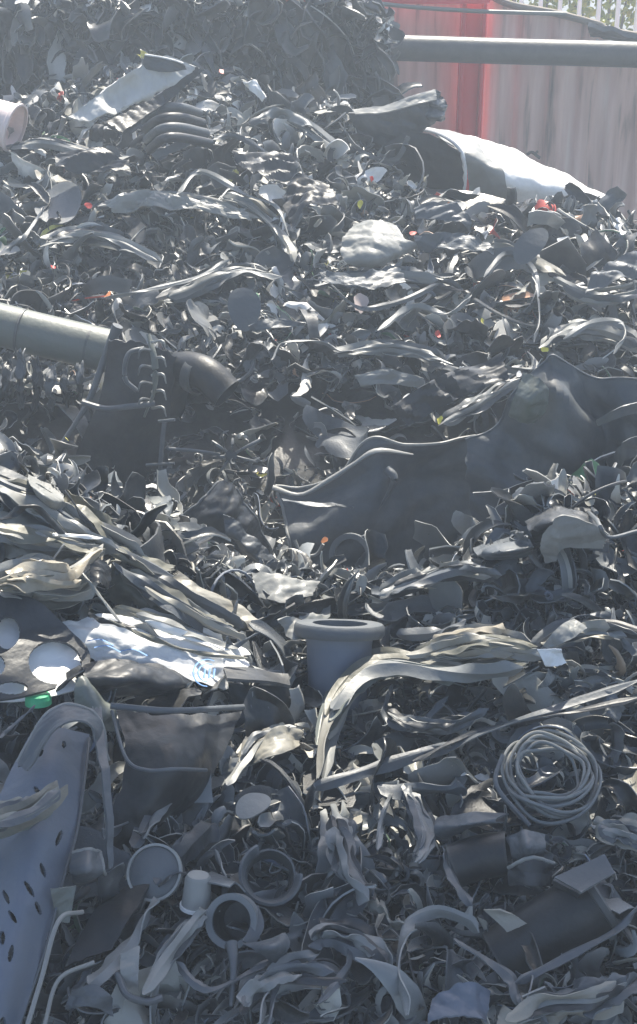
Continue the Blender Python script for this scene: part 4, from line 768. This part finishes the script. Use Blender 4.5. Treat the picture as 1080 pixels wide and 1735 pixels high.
one('upright_strip', gsolid(sheetG([[(148, 1195, .24), (172, 1195, .24)], [(165, 1280, .26), (180, 1275, .26)], [(178, 1370, .24), (190, 1365, .24)], [(184, 1480, .14), (194, 1478, .14)]], None, 40, .006, 20, .05, res2=10), .008), 'mid', 'long grey strip hanging down beside the black container', 'strip', (176, 1340), 'long hanging strip')
sheet('hinge_block', 'grey clasp plate with one dark hole beside the slotted tray', 'clasp', 'mid', [[(125, 1445, .18), (150, 1438, .2), (172, 1440, .18)], [(120, 1475, .18), (150, 1478, .22), (178, 1475, .18)], [(130, 1505, .1), (150, 1500, .12), (185, 1490, .1)]], rim=['top', 'right'], rimr=.004, lm='clasp plate')
sheet('tan_tab', 'square dull tan tab hooked on the edge of the slotted tray', 'tab', 'pipe', [[(85, 1505, .2), (130, 1500, .2)], [(95, 1560, .14), (118, 1565, .14)]], amp=.004)
one('near_hoop', rod([surf(40, 1760, .2), surf(70, 1660, .22), (surf(100, 1560, .24)), surf(140, 1545, .2)], .0045), 'pale', 'pale thin hoop rising at the near corner beside the tray', 'hoop', (75, 1650), 'pale thin hoop')
one('wide_hoop', rod([surf(75, 1740, .18), surf(100, 1660, .2), surf(160, 1630, .2)], .004), 'pale', 'shorter pale thin hoop next to the dark well at the bottom', 'hoop', (110, 1665))

# flanged socket
ax = np.array([.03, .42, 1.]); c = surf(576, 1078, .18)
fs = thing('flanged_socket', 'upright grey pipe socket with a wide round flange on top', 'pipe socket', (578, 1110), lm='flanged pipe socket', loc=surf(575, 1180, .02))
obj('neck', lathe([(.070, -.30), (.070, -.14), (.074, -.06), (.078, .0), (.066, .0), (.062, -.14), (.062, -.3)], c, ax, t=.003), M['blue'], fs)
obj('flange', lathe([(.066, .002), (.102, .002), (.106, .008), (.106, .024), (.102, .03), (.066, .03), (.066, .002)], c, ax, t=.003), M['mid'], fs)
# long twisted film
bundle('twisted_film', 'long twisted olive grey film arching beside the socket towards a pale bunch', 'film', [(540, 1325, .7), (552, 1230, 1), (592, 1160, 1.2), (650, 1125, 1), (740, 1135, .7), (820, 1140, .6), (905, 1125, .5)], 10, .022, 26, ['olive', 'pipe', 'olive', 'tan', 'lightmid'], .17, 37, (610, 1170), 'long twisted film', tw=.7)
bundle('bunched_film', 'pale bunched film with bright folds at the end of the twisted film', 'film', [(680, 1118, .8), (760, 1100, 1.3), (840, 1090, 1.5), (940, 1112, .5)], 16, .017, 36, ['tan', 'pale', 'clear', 'olive', 'pale'], .17, 31, (820, 1105), 'pale bunched film')
sheet('white_corner', 'pointed white film corner with a red tip at the bunched film', 'film', 'white', [[(912, 1105, .28), (935, 1100, .28), (952, 1100, .28)], [(925, 1128, .24), (940, 1128, .24), (955, 1118, .24)]], amp=.01)
sheet('silver_fold', 'pale grey double fold beside the pale bunched film', 'fold', 'pale', [[(920, 1095, .2), (950, 1060, .24), (972, 1048, .22)], [(930, 1100, .2), (965, 1085, .22), (995, 1065, .2)]], amp=.01)
for i, (pts, rd, mt_, lb, lm) in enumerate([
    ([(520, 1338), (640, 1300), (760, 1262), (900, 1210), (1090, 1150)], .012, 'mid', 'very long dark grey bar slanting up across the near heap', 'long slanting bar'),
    ([(700, 1290), (800, 1240), (920, 1215), (1090, 1180)], .009, 'dark', 'dark flexible hose lying just under the long slanting bar', None),
    ([(640, 1332), (700, 1340), (765, 1340), (790, 1335)], .017, 'mid', 'short flat grey profile strip below the slanting bar', 'flat grey profile'),
    ([(270, 1500), (320, 1440), (365, 1395)], .024, 'dark', 'thick dark rounded trim strip slanting above the grey cup', 'thick dark trim'),
    ([(265, 1498), (300, 1440), (335, 1405)], .012, 'mid', 'grey trim strip lying along the thick dark trim', None),
    ([(150, 1668), (200, 1620), (240, 1560), (262, 1520)], .017, 'pale', 'long pale flattened strip slanting up beside the pale disc', 'pale slanting strip'),
    ([(640, 1440), (650, 1380), (665, 1345)], .006, 'pale', 'thin pale upright strand under the flat grey profile', None),
    ([(690, 1720), (672, 1640), (690, 1570), (740, 1545), (790, 1560), (812, 1580)], .013, 'pale', 'rugged pale arched hose looping in the near heap', 'rugged arched hose'),
    ([(757, 1430), (765, 1480), (800, 1535)], .009, 'mid', 'grey bent strip before the dark curled tube', None),
    ([(540, 1700), (590, 1640), (600, 1600), (640, 1590)], .007, 'mid', 'thin forked grey strip in the near heap', None),
    ([(440, 1735), (455, 1660), (490, 1625), (540, 1617)], .009, 'pale', 'pale curved hoop strip at the bottom beside the fan shard', 'pale curved hoop'),
    ([(455, 1735), (468, 1670), (500, 1640), (545, 1632)], .005, 'mid', 'thinner grey hoop strip inside the pale curved hoop', None),
    ([(770, 1590), (860, 1650), (880, 1700), (930, 1735)], .009, 'mid', 'grey strip running off the bottom under the black cylinder', None),
    ([(870, 1668), (960, 1620), (1050, 1570), (1090, 1530)], .007, 'mid', 'thin grey strip skirting below the black cylinder', None),
    ([(990, 1720), (1040, 1690), (1095, 1660)], .012, 'mid', 'grey strip at the very bottom corner', None),
    ([(365, 1440), (382, 1500), (372, 1545)], .006, 'pale', 'pinkish grey crooked strand beside the round collar ring', None),
    ([(300, 1630), (330, 1665), (370, 1672), (460, 1625)], .007, 'mid', 'grey strand joining the lower strips to the fan shard', None),
    ([(1040, 1030), (1050, 1080), (1085, 1110)], .009, 'mid', 'grey curved strand near the picture edge above the slanting bar', None),
    ([(665, 1160), (655, 1215), (700, 1230), (760, 1180)], .008, 'mid', 'grey looping strand under the long twisted film', None),
    ([(672, 1075), (740, 1070), (790, 1050)], .014, 'mid', 'grey flat strip reaching out from the socket flange', 'strip off the flange')]):
    P = [surf(x, y, .15) for x, y in pts]
    one('trim_strip', ribbon(P, rd * 1.2, n=90, twist=1.1), {'pale': 'lightmid'}.get(mt_, mt_), lb, 'strip', pts[len(pts) // 2], lm, sharp=28)
# coil
co = thing('hose_coil', 'coiled grey flat hose wound in a neat ring on the near heap', 'hose coil', (932, 1318), lm='coiled grey hose', loc=surf(932, 1330, .08))
cc = surf(932, 1316, .12); mp = mpp(932, 1316, .12)
for k in range(10):
    rr_ = (52 + 3.3 * k) * mp; ph = rng.uniform(0, 6); off = np.array([rng.normal(0, .005), rng.normal(0, .004), (.005 * (k % 3)) + .012 * (k < 5) + rng.normal(0, .002)])
    a = np.linspace(0, 6.283, 40)
    P = np.stack([cc[0] + off[0] + rr_ * np.cos(a), cc[1] + off[1] + rr_ * np.sin(a) * 1.12, cc[2] + off[2] + .012 * np.sin(2 * a + ph) + .12 * rr_ * np.sin(a) * 2], -1)
    obj('loop', rod(P + .0015 * np.sin(a * 5 + ph)[:, None], .0035, n=90, k=8, squash=1.3), M['pale' if k % 3 == 1 else 'lightmid'], co)
hd = surf(860, 1350, .14)
obj('loose_end', rod([cc + np.array([-.1, .02, .04]), cc + np.array([-.12, -.06, .02]), cc + np.array([-.06, -.14, -.02])], .005), M['mid'], co)
# near right pieces
sheet('pointed_scroll', 'half curled grey tube cut to a sharp point below the flat profile', 'tube scrap', 'mid', [[(740, 1385, .14), (790, 1378, .2), (862, 1380, .14)], [(738, 1402, .18), (790, 1398, .22), (835, 1392, .18)], [(738, 1422, .12), (780, 1412, .14), (800, 1402, .14)]], amp=.003, rag=.0, lm='pointed grey scroll')
dt = thing('dark_tube', 'short dark round tube with a glossy end under the pointed scroll', 'tube', (815, 1455), lm='short dark tube', loc=surf(815, 1460, .08))
obj('barrel', tube([surf(768, 1468, .12), surf(815, 1452, .12), surf(862, 1446, .12)], .042, .004, n=12, k=28), M['black'], dt)
obj('end_cap', lathe([(.0005, .012), (.03, .008), (.041, 0)], surf(768, 1468, .12), surf(768, 1468, .12) - surf(862, 1446, .12)), M['dark'], dt)
sheet('soft_flap', 'soft grey cupped flap next to the short dark tube', 'flap', 'mid', [[(855, 1418, .16), (890, 1405, .2), (925, 1412, .16)], [(870, 1445, .14), (895, 1440, .2), (925, 1440, .16)], [(872, 1462, .08), (895, 1465, .1), (918, 1458, .08)]], lm='soft cupped flap')
fb = thing('folded_box', 'folded grey card-like box with a dark open end on the near heap', 'box', (985, 1475), lm='folded grey box', loc=surf(985, 1490, .08))
obj('top', gsolid(sheetG([[(940, 1487, .2), (1025, 1448, .22)], [(985, 1512, .22), (1042, 1480, .22)]], None, 14, .002, 8, 0), .005), M['mid'], fb)
obj('front', gsolid(sheetG([[(940, 1488, .19), (985, 1513, .21)], [(938, 1510, .1), (975, 1530, .12)]], None, 14, .002, 8, 0), .005), M['dark'], fb)
bc = thing('black_cylinder', 'thick smooth black cylinder slanting into the near heap', 'cylinder', (950, 1560), lm='thick black cylinder', loc=surf(950, 1570, .05))
obj('barrel', tube([surf(850, 1628, .05), surf(930, 1575, .09), surf(1020, 1520, .13)], .062, .006, n=20, k=36), M['black'], bc)
obj('end_ring', lathe([(.0635, 0), (.067, .002), (.067, .012), (.0635, .014)], surf(1010, 1526, .126), surf(1020, 1520, .13) - surf(850, 1628, .05)), M['dark'], bc)
sheet('pale_wedge', 'small pale wedge scrap below the black cylinder', 'wedge', 'pale', [[(885, 1690, .16), (925, 1672, .18)], [(895, 1708, .12), (935, 1692, .14)]], amp=.002, lm='small pale wedge')
sheet('tan_wedge', 'tan triangular scrap lying between the arched hose and the black cylinder', 'wedge', 'tan', [[(820, 1540, .16), (850, 1538, .18)], [(860, 1580, .14), (895, 1565, .14)]], amp=.004)
sheet('jagged_plate', 'grey plate with a torn wavy upper edge under the short dark tube', 'plate', 'dark', [[(860, 1470, .14), (900, 1452, .18), (940, 1462, .14)], [(865, 1500, .1), (900, 1500, .14), (930, 1500, .1)]], amp=.006, rim=['top'], rimr=.004)
# near left pieces
pd = thing('grey_disc', 'flat round grey lid standing beside the thick dark trim', 'lid', (262, 1475), lm='flat round lid', loc=surf(262, 1500, .1))
obj('disc', lathe([(.0005, 0), (.046, 0), (.0505, -.004)], surf(262, 1478, .15), (-.15, -.65, .7), t=.004), M['mid'], pd)
obj('rim', lathe([(.051, -.006), (.054, -.006), (.054, .005), (.051, .005), (.051, -.006)], surf(262, 1478, .15), (-.15, -.65, .7), t=.002), M['pale'], pd)
cu = thing('grey_cup', 'small grey cup upside down with a bright lower rim', 'cup', (334, 1510), lm='small grey cup', loc=surf(334, 1535, .1))
obj('wall', lathe([(.0005, .062), (.020, .062), (.0235, .056), (.0275, 0), (.0255, 0)], surf(333, 1534, .135), (.08, .25, 1), t=.003), M['pale'], cu)
obj('rim', lathe([(.028, -.004), (.031, -.004), (.031, .002), (.028, .002), (.028, -.004)], surf(333, 1534, .135), (.08, .25, 1), t=.002), M['white'], cu)
rb = thing('collar_ring', 'grey round collar with a dark bore and a long stalk', 'collar', (395, 1560), lm='round collar ring', loc=surf(400, 1590, .08))
n_ = np.array([-.25, -.75, .6]); cc2 = surf(395, 1560, .16)
obj('ring', lathe([(.040, -.012), (.050, -.015), (.050, .012), (.040, .01), (.040, -.012)], cc2, n_, t=.003), M['mid'], rb)
obj('bore', lathe([(.0395, .005), (.036, -.05), (.0005, -.055)], cc2, n_, t=.003), M['black'], rb)
obj('stalk', rod([surf(393, 1598, .17), surf(396, 1640, .16), surf(392, 1705, .12)], .008, rad=[.012, .007, .004]), M['mid'], rb)
obj('side_flange', gsolid(sheetG([[(420, 1530, .18), (438, 1535, .18)], [(425, 1565, .17), (448, 1570, .17)], [(410, 1595, .16), (428, 1605, .14)]], None, 14, .003, 9, .02), .006), M['mid'], rb)
obr = thing('open_ring', 'broken open grey ring with a flared lip above the fan shard', 'ring', (462, 1480), lm='broken open ring', loc=surf(462, 1500, .08))
obj('band', lathe([(.052, -.02), (.054, 0), (.062, .012)], surf(458, 1482, .14), (.1, -.6, .8), t=.006, arc=.68, e1=(-.4, .6, .6)), M['mid'], obr)
obj('inner_wall', lathe([(.05, .0), (.046, -.05)], surf(458, 1482, .13), (.1, -.6, .8), t=.004), M['dark'], obr)
oval('oval_pad', 'oval wrinkled pale pad lying on the near heap', 'pad', 'pale', 428, 1364, 30, 20, -.5, .17, .03, 'oval pale pad')
sheet('fan_shard', 'fan shaped folded grey shard beside the round collar', 'shard', 'mid', [[(484, 1580, .18), (490, 1590, .18), (492, 1605, .18)], [(450, 1595, .18), (462, 1605, .22), (475, 1620, .16)], [(410, 1602, .16), (440, 1612, .18), (465, 1632, .14)]], amp=.002, lm='fan shaped shard')
sheet('white_torn_strip', 'torn whitish strip standing at the bottom below the slanting strip', 'strip', 'pale', [[(205, 1615, .18), (238, 1600, .18)], [(205, 1650, .16), (235, 1650, .16)], [(225, 1690, .1), (238, 1690, .1)]], amp=.006, lm='torn whitish strip')
one('curled_hem', rod([surf(200, 1650, .15), surf(215, 1685, .15), surf(250, 1697, .15), (surf(275, 1690, .15))], .007), 'mid', 'grey curled hem under the torn whitish strip', 'hem', (235, 1695))
sheet('bottom_plate', 'grey folded plate lying at the bottom under the pale strip', 'plate', 'mid', [[(120, 1680, .15), (160, 1668, .18), (190, 1690, .14)], [(110, 1710, .1), (155, 1705, .14), (195, 1725, .1)]])
dw = thing('dark_sheet_arm', 'long dark flexible sheet slanting between the container and the bottom corner', 'sheet', (200, 1560), loc=surf(200, 1570, .1))
obj('panel', gsolid(sheetG([[(215, 1500, .12), (260, 1490, .14)], [(150, 1560, .12), (230, 1545, .16)], [(110, 1640, .1), (190, 1610, .12)]], None, 24, .008, 10), .006), M['black'], dw)
for i, (rows, mt_, lb, lm) in enumerate([
    ([[(430, 1262, .15), (470, 1232, .2), (520, 1235, .15)], [(425, 1300, .12), (465, 1285, .18), (510, 1262, .14)]], 'tan', 'pale tan torn flap above the oval pad', 'tan torn flap'),
    ([[(370, 1300, .1), (400, 1285, .16), (425, 1290, .12)], [(372, 1330, .1), (400, 1322, .12), (420, 1310, .1)]], 'pale', 'small pale crumpled tag at the end of the black container', None),
    ([[(560, 1380, .1), (600, 1390, .15), (605, 1430, .12)], [(555, 1450, .1), (590, 1450, .15), (610, 1470, .1)]], 'mid', 'flat grey leaning plate in the middle of the near heap', 'flat leaning plate'),
    ([[(640, 1540, .14), (675, 1560, .16), (700, 1570, .14)], [(618, 1520, .1), (650, 1545, .14), (660, 1570, .1)]], 'tan', 'small olive-white shard above the arched hose', None),
    ([[(990, 1190, .12), (1030, 1170, .16), (1060, 1200, .12)], [(1000, 1210, .1), (1030, 1215, .14), (1050, 1225, .1)]], 'mid', 'grey curled leaf scrap above the coiled hose', None),
    ([[(1040, 1400, .12), (1070, 1380, .16), (1100, 1400, .12)], [(1030, 1430, .1), (1060, 1425, .14), (1100, 1440, .1)]], 'tan', 'pale tan ragged flap at the picture edge below the coiled hose', None),
    ([[(730, 1690, .12), (780, 1665, .16), (830, 1680, .12)], [(725, 1735, .1), (780, 1720, .14), (825, 1735, .1)]], 'blue', 'blue-grey smooth shard at the very bottom under the arched hose', 'blue-grey bottom shard'),
    ([[(850, 1700, .12), (890, 1720, .16), (925, 1700, .12)], [(845, 1760, .1), (880, 1760, .14), (920, 1760, .1)]], 'tan', 'dull tan folded scrap at the very bottom edge', None),
    ([[(425, 970, .1), (480, 975, .14), (545, 985, .1)], [(440, 1015, .1), (480, 1020, .14), (530, 1010, .1)]], 'pale', 'pale grey folded sheet on the near crest beside the draped flap', None),
    ([[(970, 1660, .12), (1010, 1655, .16), (1050, 1670, .12)], [(965, 1690, .1), (1010, 1700, .14), (1040, 1700, .1)]], 'mid', 'grey plate with a folded corner under the black cylinder', None),
    ([[(570, 1150, .14), (600, 1115, .16), (615, 1110, .14)], [(560, 1180, .1), (585, 1170, .14), (600, 1150, .1)]], 'tan', 'dusty tan leaf scrap leaning on the socket neck', None),
    ([[(470, 1050, .18), (500, 1042, .2), (530, 1060, .16)], [(480, 1075, .15), (500, 1085, .18), (520, 1075, .14)]], 'pale', 'pale ribbed scrap curling beside the socket flange', None)]):
    sheet('torn_flap', lb, 'flap', mt_, rows, amp=.012, freq=20, res=30, lm=lm)

# ------------------------------------------------------------------ loose pieces one can tell apart, each an object of its own
KINDS = [('bent_shard', 'shard', 'plastic shard', 'jagged shard', .05), ('curled_scrap', 'curl', 'plastic scrap', 'curled scrap', .05), ('pointed_strip', 'blade', 'strip', 'leaf-shaped strip', .22), ('thin_strip', 'strip', 'strip', 'thin strip', .15), ('torn_shred', 'shred', 'shred', 'torn shred', .25), ('curly_strip', 'curlstrip', 'strip', 'curly strip', .16),
         ('wide_ribbon', 'ribbon', 'ribbon', 'wide ribbon', .18), ('crumpled_film', 'film', 'film', 'crumpled film', .15), ('ring_piece', 'ring', 'ring', 'cut ring', .04), ('hose_loop', 'hose', 'hose', 'looped hose', .03)]
TONES = [('black', 'black', .26), ('dark', 'dark grey', .26), ('mid', 'grey', .26), ('lightmid', 'light grey', .14), ('pale', 'pale grey', .08), ('tan', 'tan', .06), ('white', 'white', .03), ('blue', 'blue-grey', .02)]
LP = np.array([q[1] for q in LAND], float); LN = [q[0] for q in LAND]
cache = {}; used = {}
r = np.random.default_rng(99)
def place(n, box, smin, smax, h, tilt):
    X, Y = sample(n * 3, *box, r); k = 0
    for x, y in zip(X, Y):
        if k >= n: break
        if not (-10 < x < 1090 and y < 1745): continue
        kd = KINDS[r.choice(len(KINDS), p=np.array([q[4] for q in KINDS]) / sum(q[4] for q in KINDS))]; tn = TONES[r.choice(len(TONES), p=np.array([q[2] for q in TONES]) / sum(q[2] for q in TONES))]
        d = np.hypot(LP[:, 0] - x, (LP[:, 1] - y)); i = int(d.argmin()); dx, dy = x - LP[i, 0], y - LP[i, 1]
        size = r.random() ** 1.3; s = smin + (smax - smin) * size; sw_ = 'small ' if size < .3 else ('large ' if size > .7 else '')
        dist = 'just ' if d[i] < 60 else ''
        rel = ('below' if dy > 0 else 'above') if abs(dy) > 1.6 * abs(dx) else (('right of' if dx > 0 else 'left of') if abs(dx) > 1.6 * abs(dy) else ('below and ' if dy > 0 else 'above and ') + ('right of' if dx > 0 else 'left of'))
        lb = f'{sw_}{tn[1]} {kd[3]} {dist}{rel} the {LN[i]}'
        if lb in used: continue
        used[lb] = 1; k += 1
        if kd[1] in ('shard', 'curl') and tn[1] in ('pale grey', 'white', 'light grey'): s *= .6
        v = int(r.integers(len(TPL[kd[1]]))); key = (kd[1], v, tn[0])
        if key not in cache: cache[key] = mesh(kd[0], *TPL[kd[1]][v], M[tn[0]])
        o = bpy.data.objects.new(kd[0], cache[key]); C.objects.link(o)
        P = surf(x, y, h * (.6 + .6 * r.random())); P[2] += float(lump(P[0], P[1])); Rm = frames(UPN, tilt, r, 1)[0]
        o.location = P; o.scale = (s, s, s)
        from mathutils import Matrix
        o.rotation_euler = Matrix(Rm.tolist()).to_euler()
        y_ = 'near slope' if y > np.interp(x, CX, CY) else 'far slope'
        tag(o, lb, kd[2], f'loose {kd[3]}s on the {y_} of the heap'.replace('films', 'film pieces'))
place(330, (-10, 1090, 780, 1745), .1, .26, .075, .7)
place(270, (-10, 1090, 100, 960), .14, .34, .07, .6)

# ------------------------------------------------------------------ dusty air
bv = np.array([(x, y, z) for x in (-34, 34) for y in (-24, 49) for z in (-1, 5.2)], float)
hz = obj('haze', (bv, np.array([[0, 1, 3, 2], [4, 6, 7, 5], [0, 4, 5, 1], [2, 3, 7, 6], [0, 2, 6, 4], [1, 5, 7, 3]])), M['soil'], sharp=10); hz['kind'] = 'stuff'
hm = bpy.data.materials.new('haze'); hm.use_nodes = True; nt = hm.node_tree; nt.nodes.remove(nt.nodes['Principled BSDF'])
pv = nt.nodes.new('ShaderNodeVolumePrincipled'); pv.inputs['Color'].default_value = (.80, .90, 1, 1); pv.inputs['Density'].default_value = .018; pv.inputs['Anisotropy'].default_value = .3
nt.links.new(pv.outputs[0], nt.nodes['Material Output'].inputs['Volume']); hz.data.materials.clear(); hz.data.materials.append(hm)
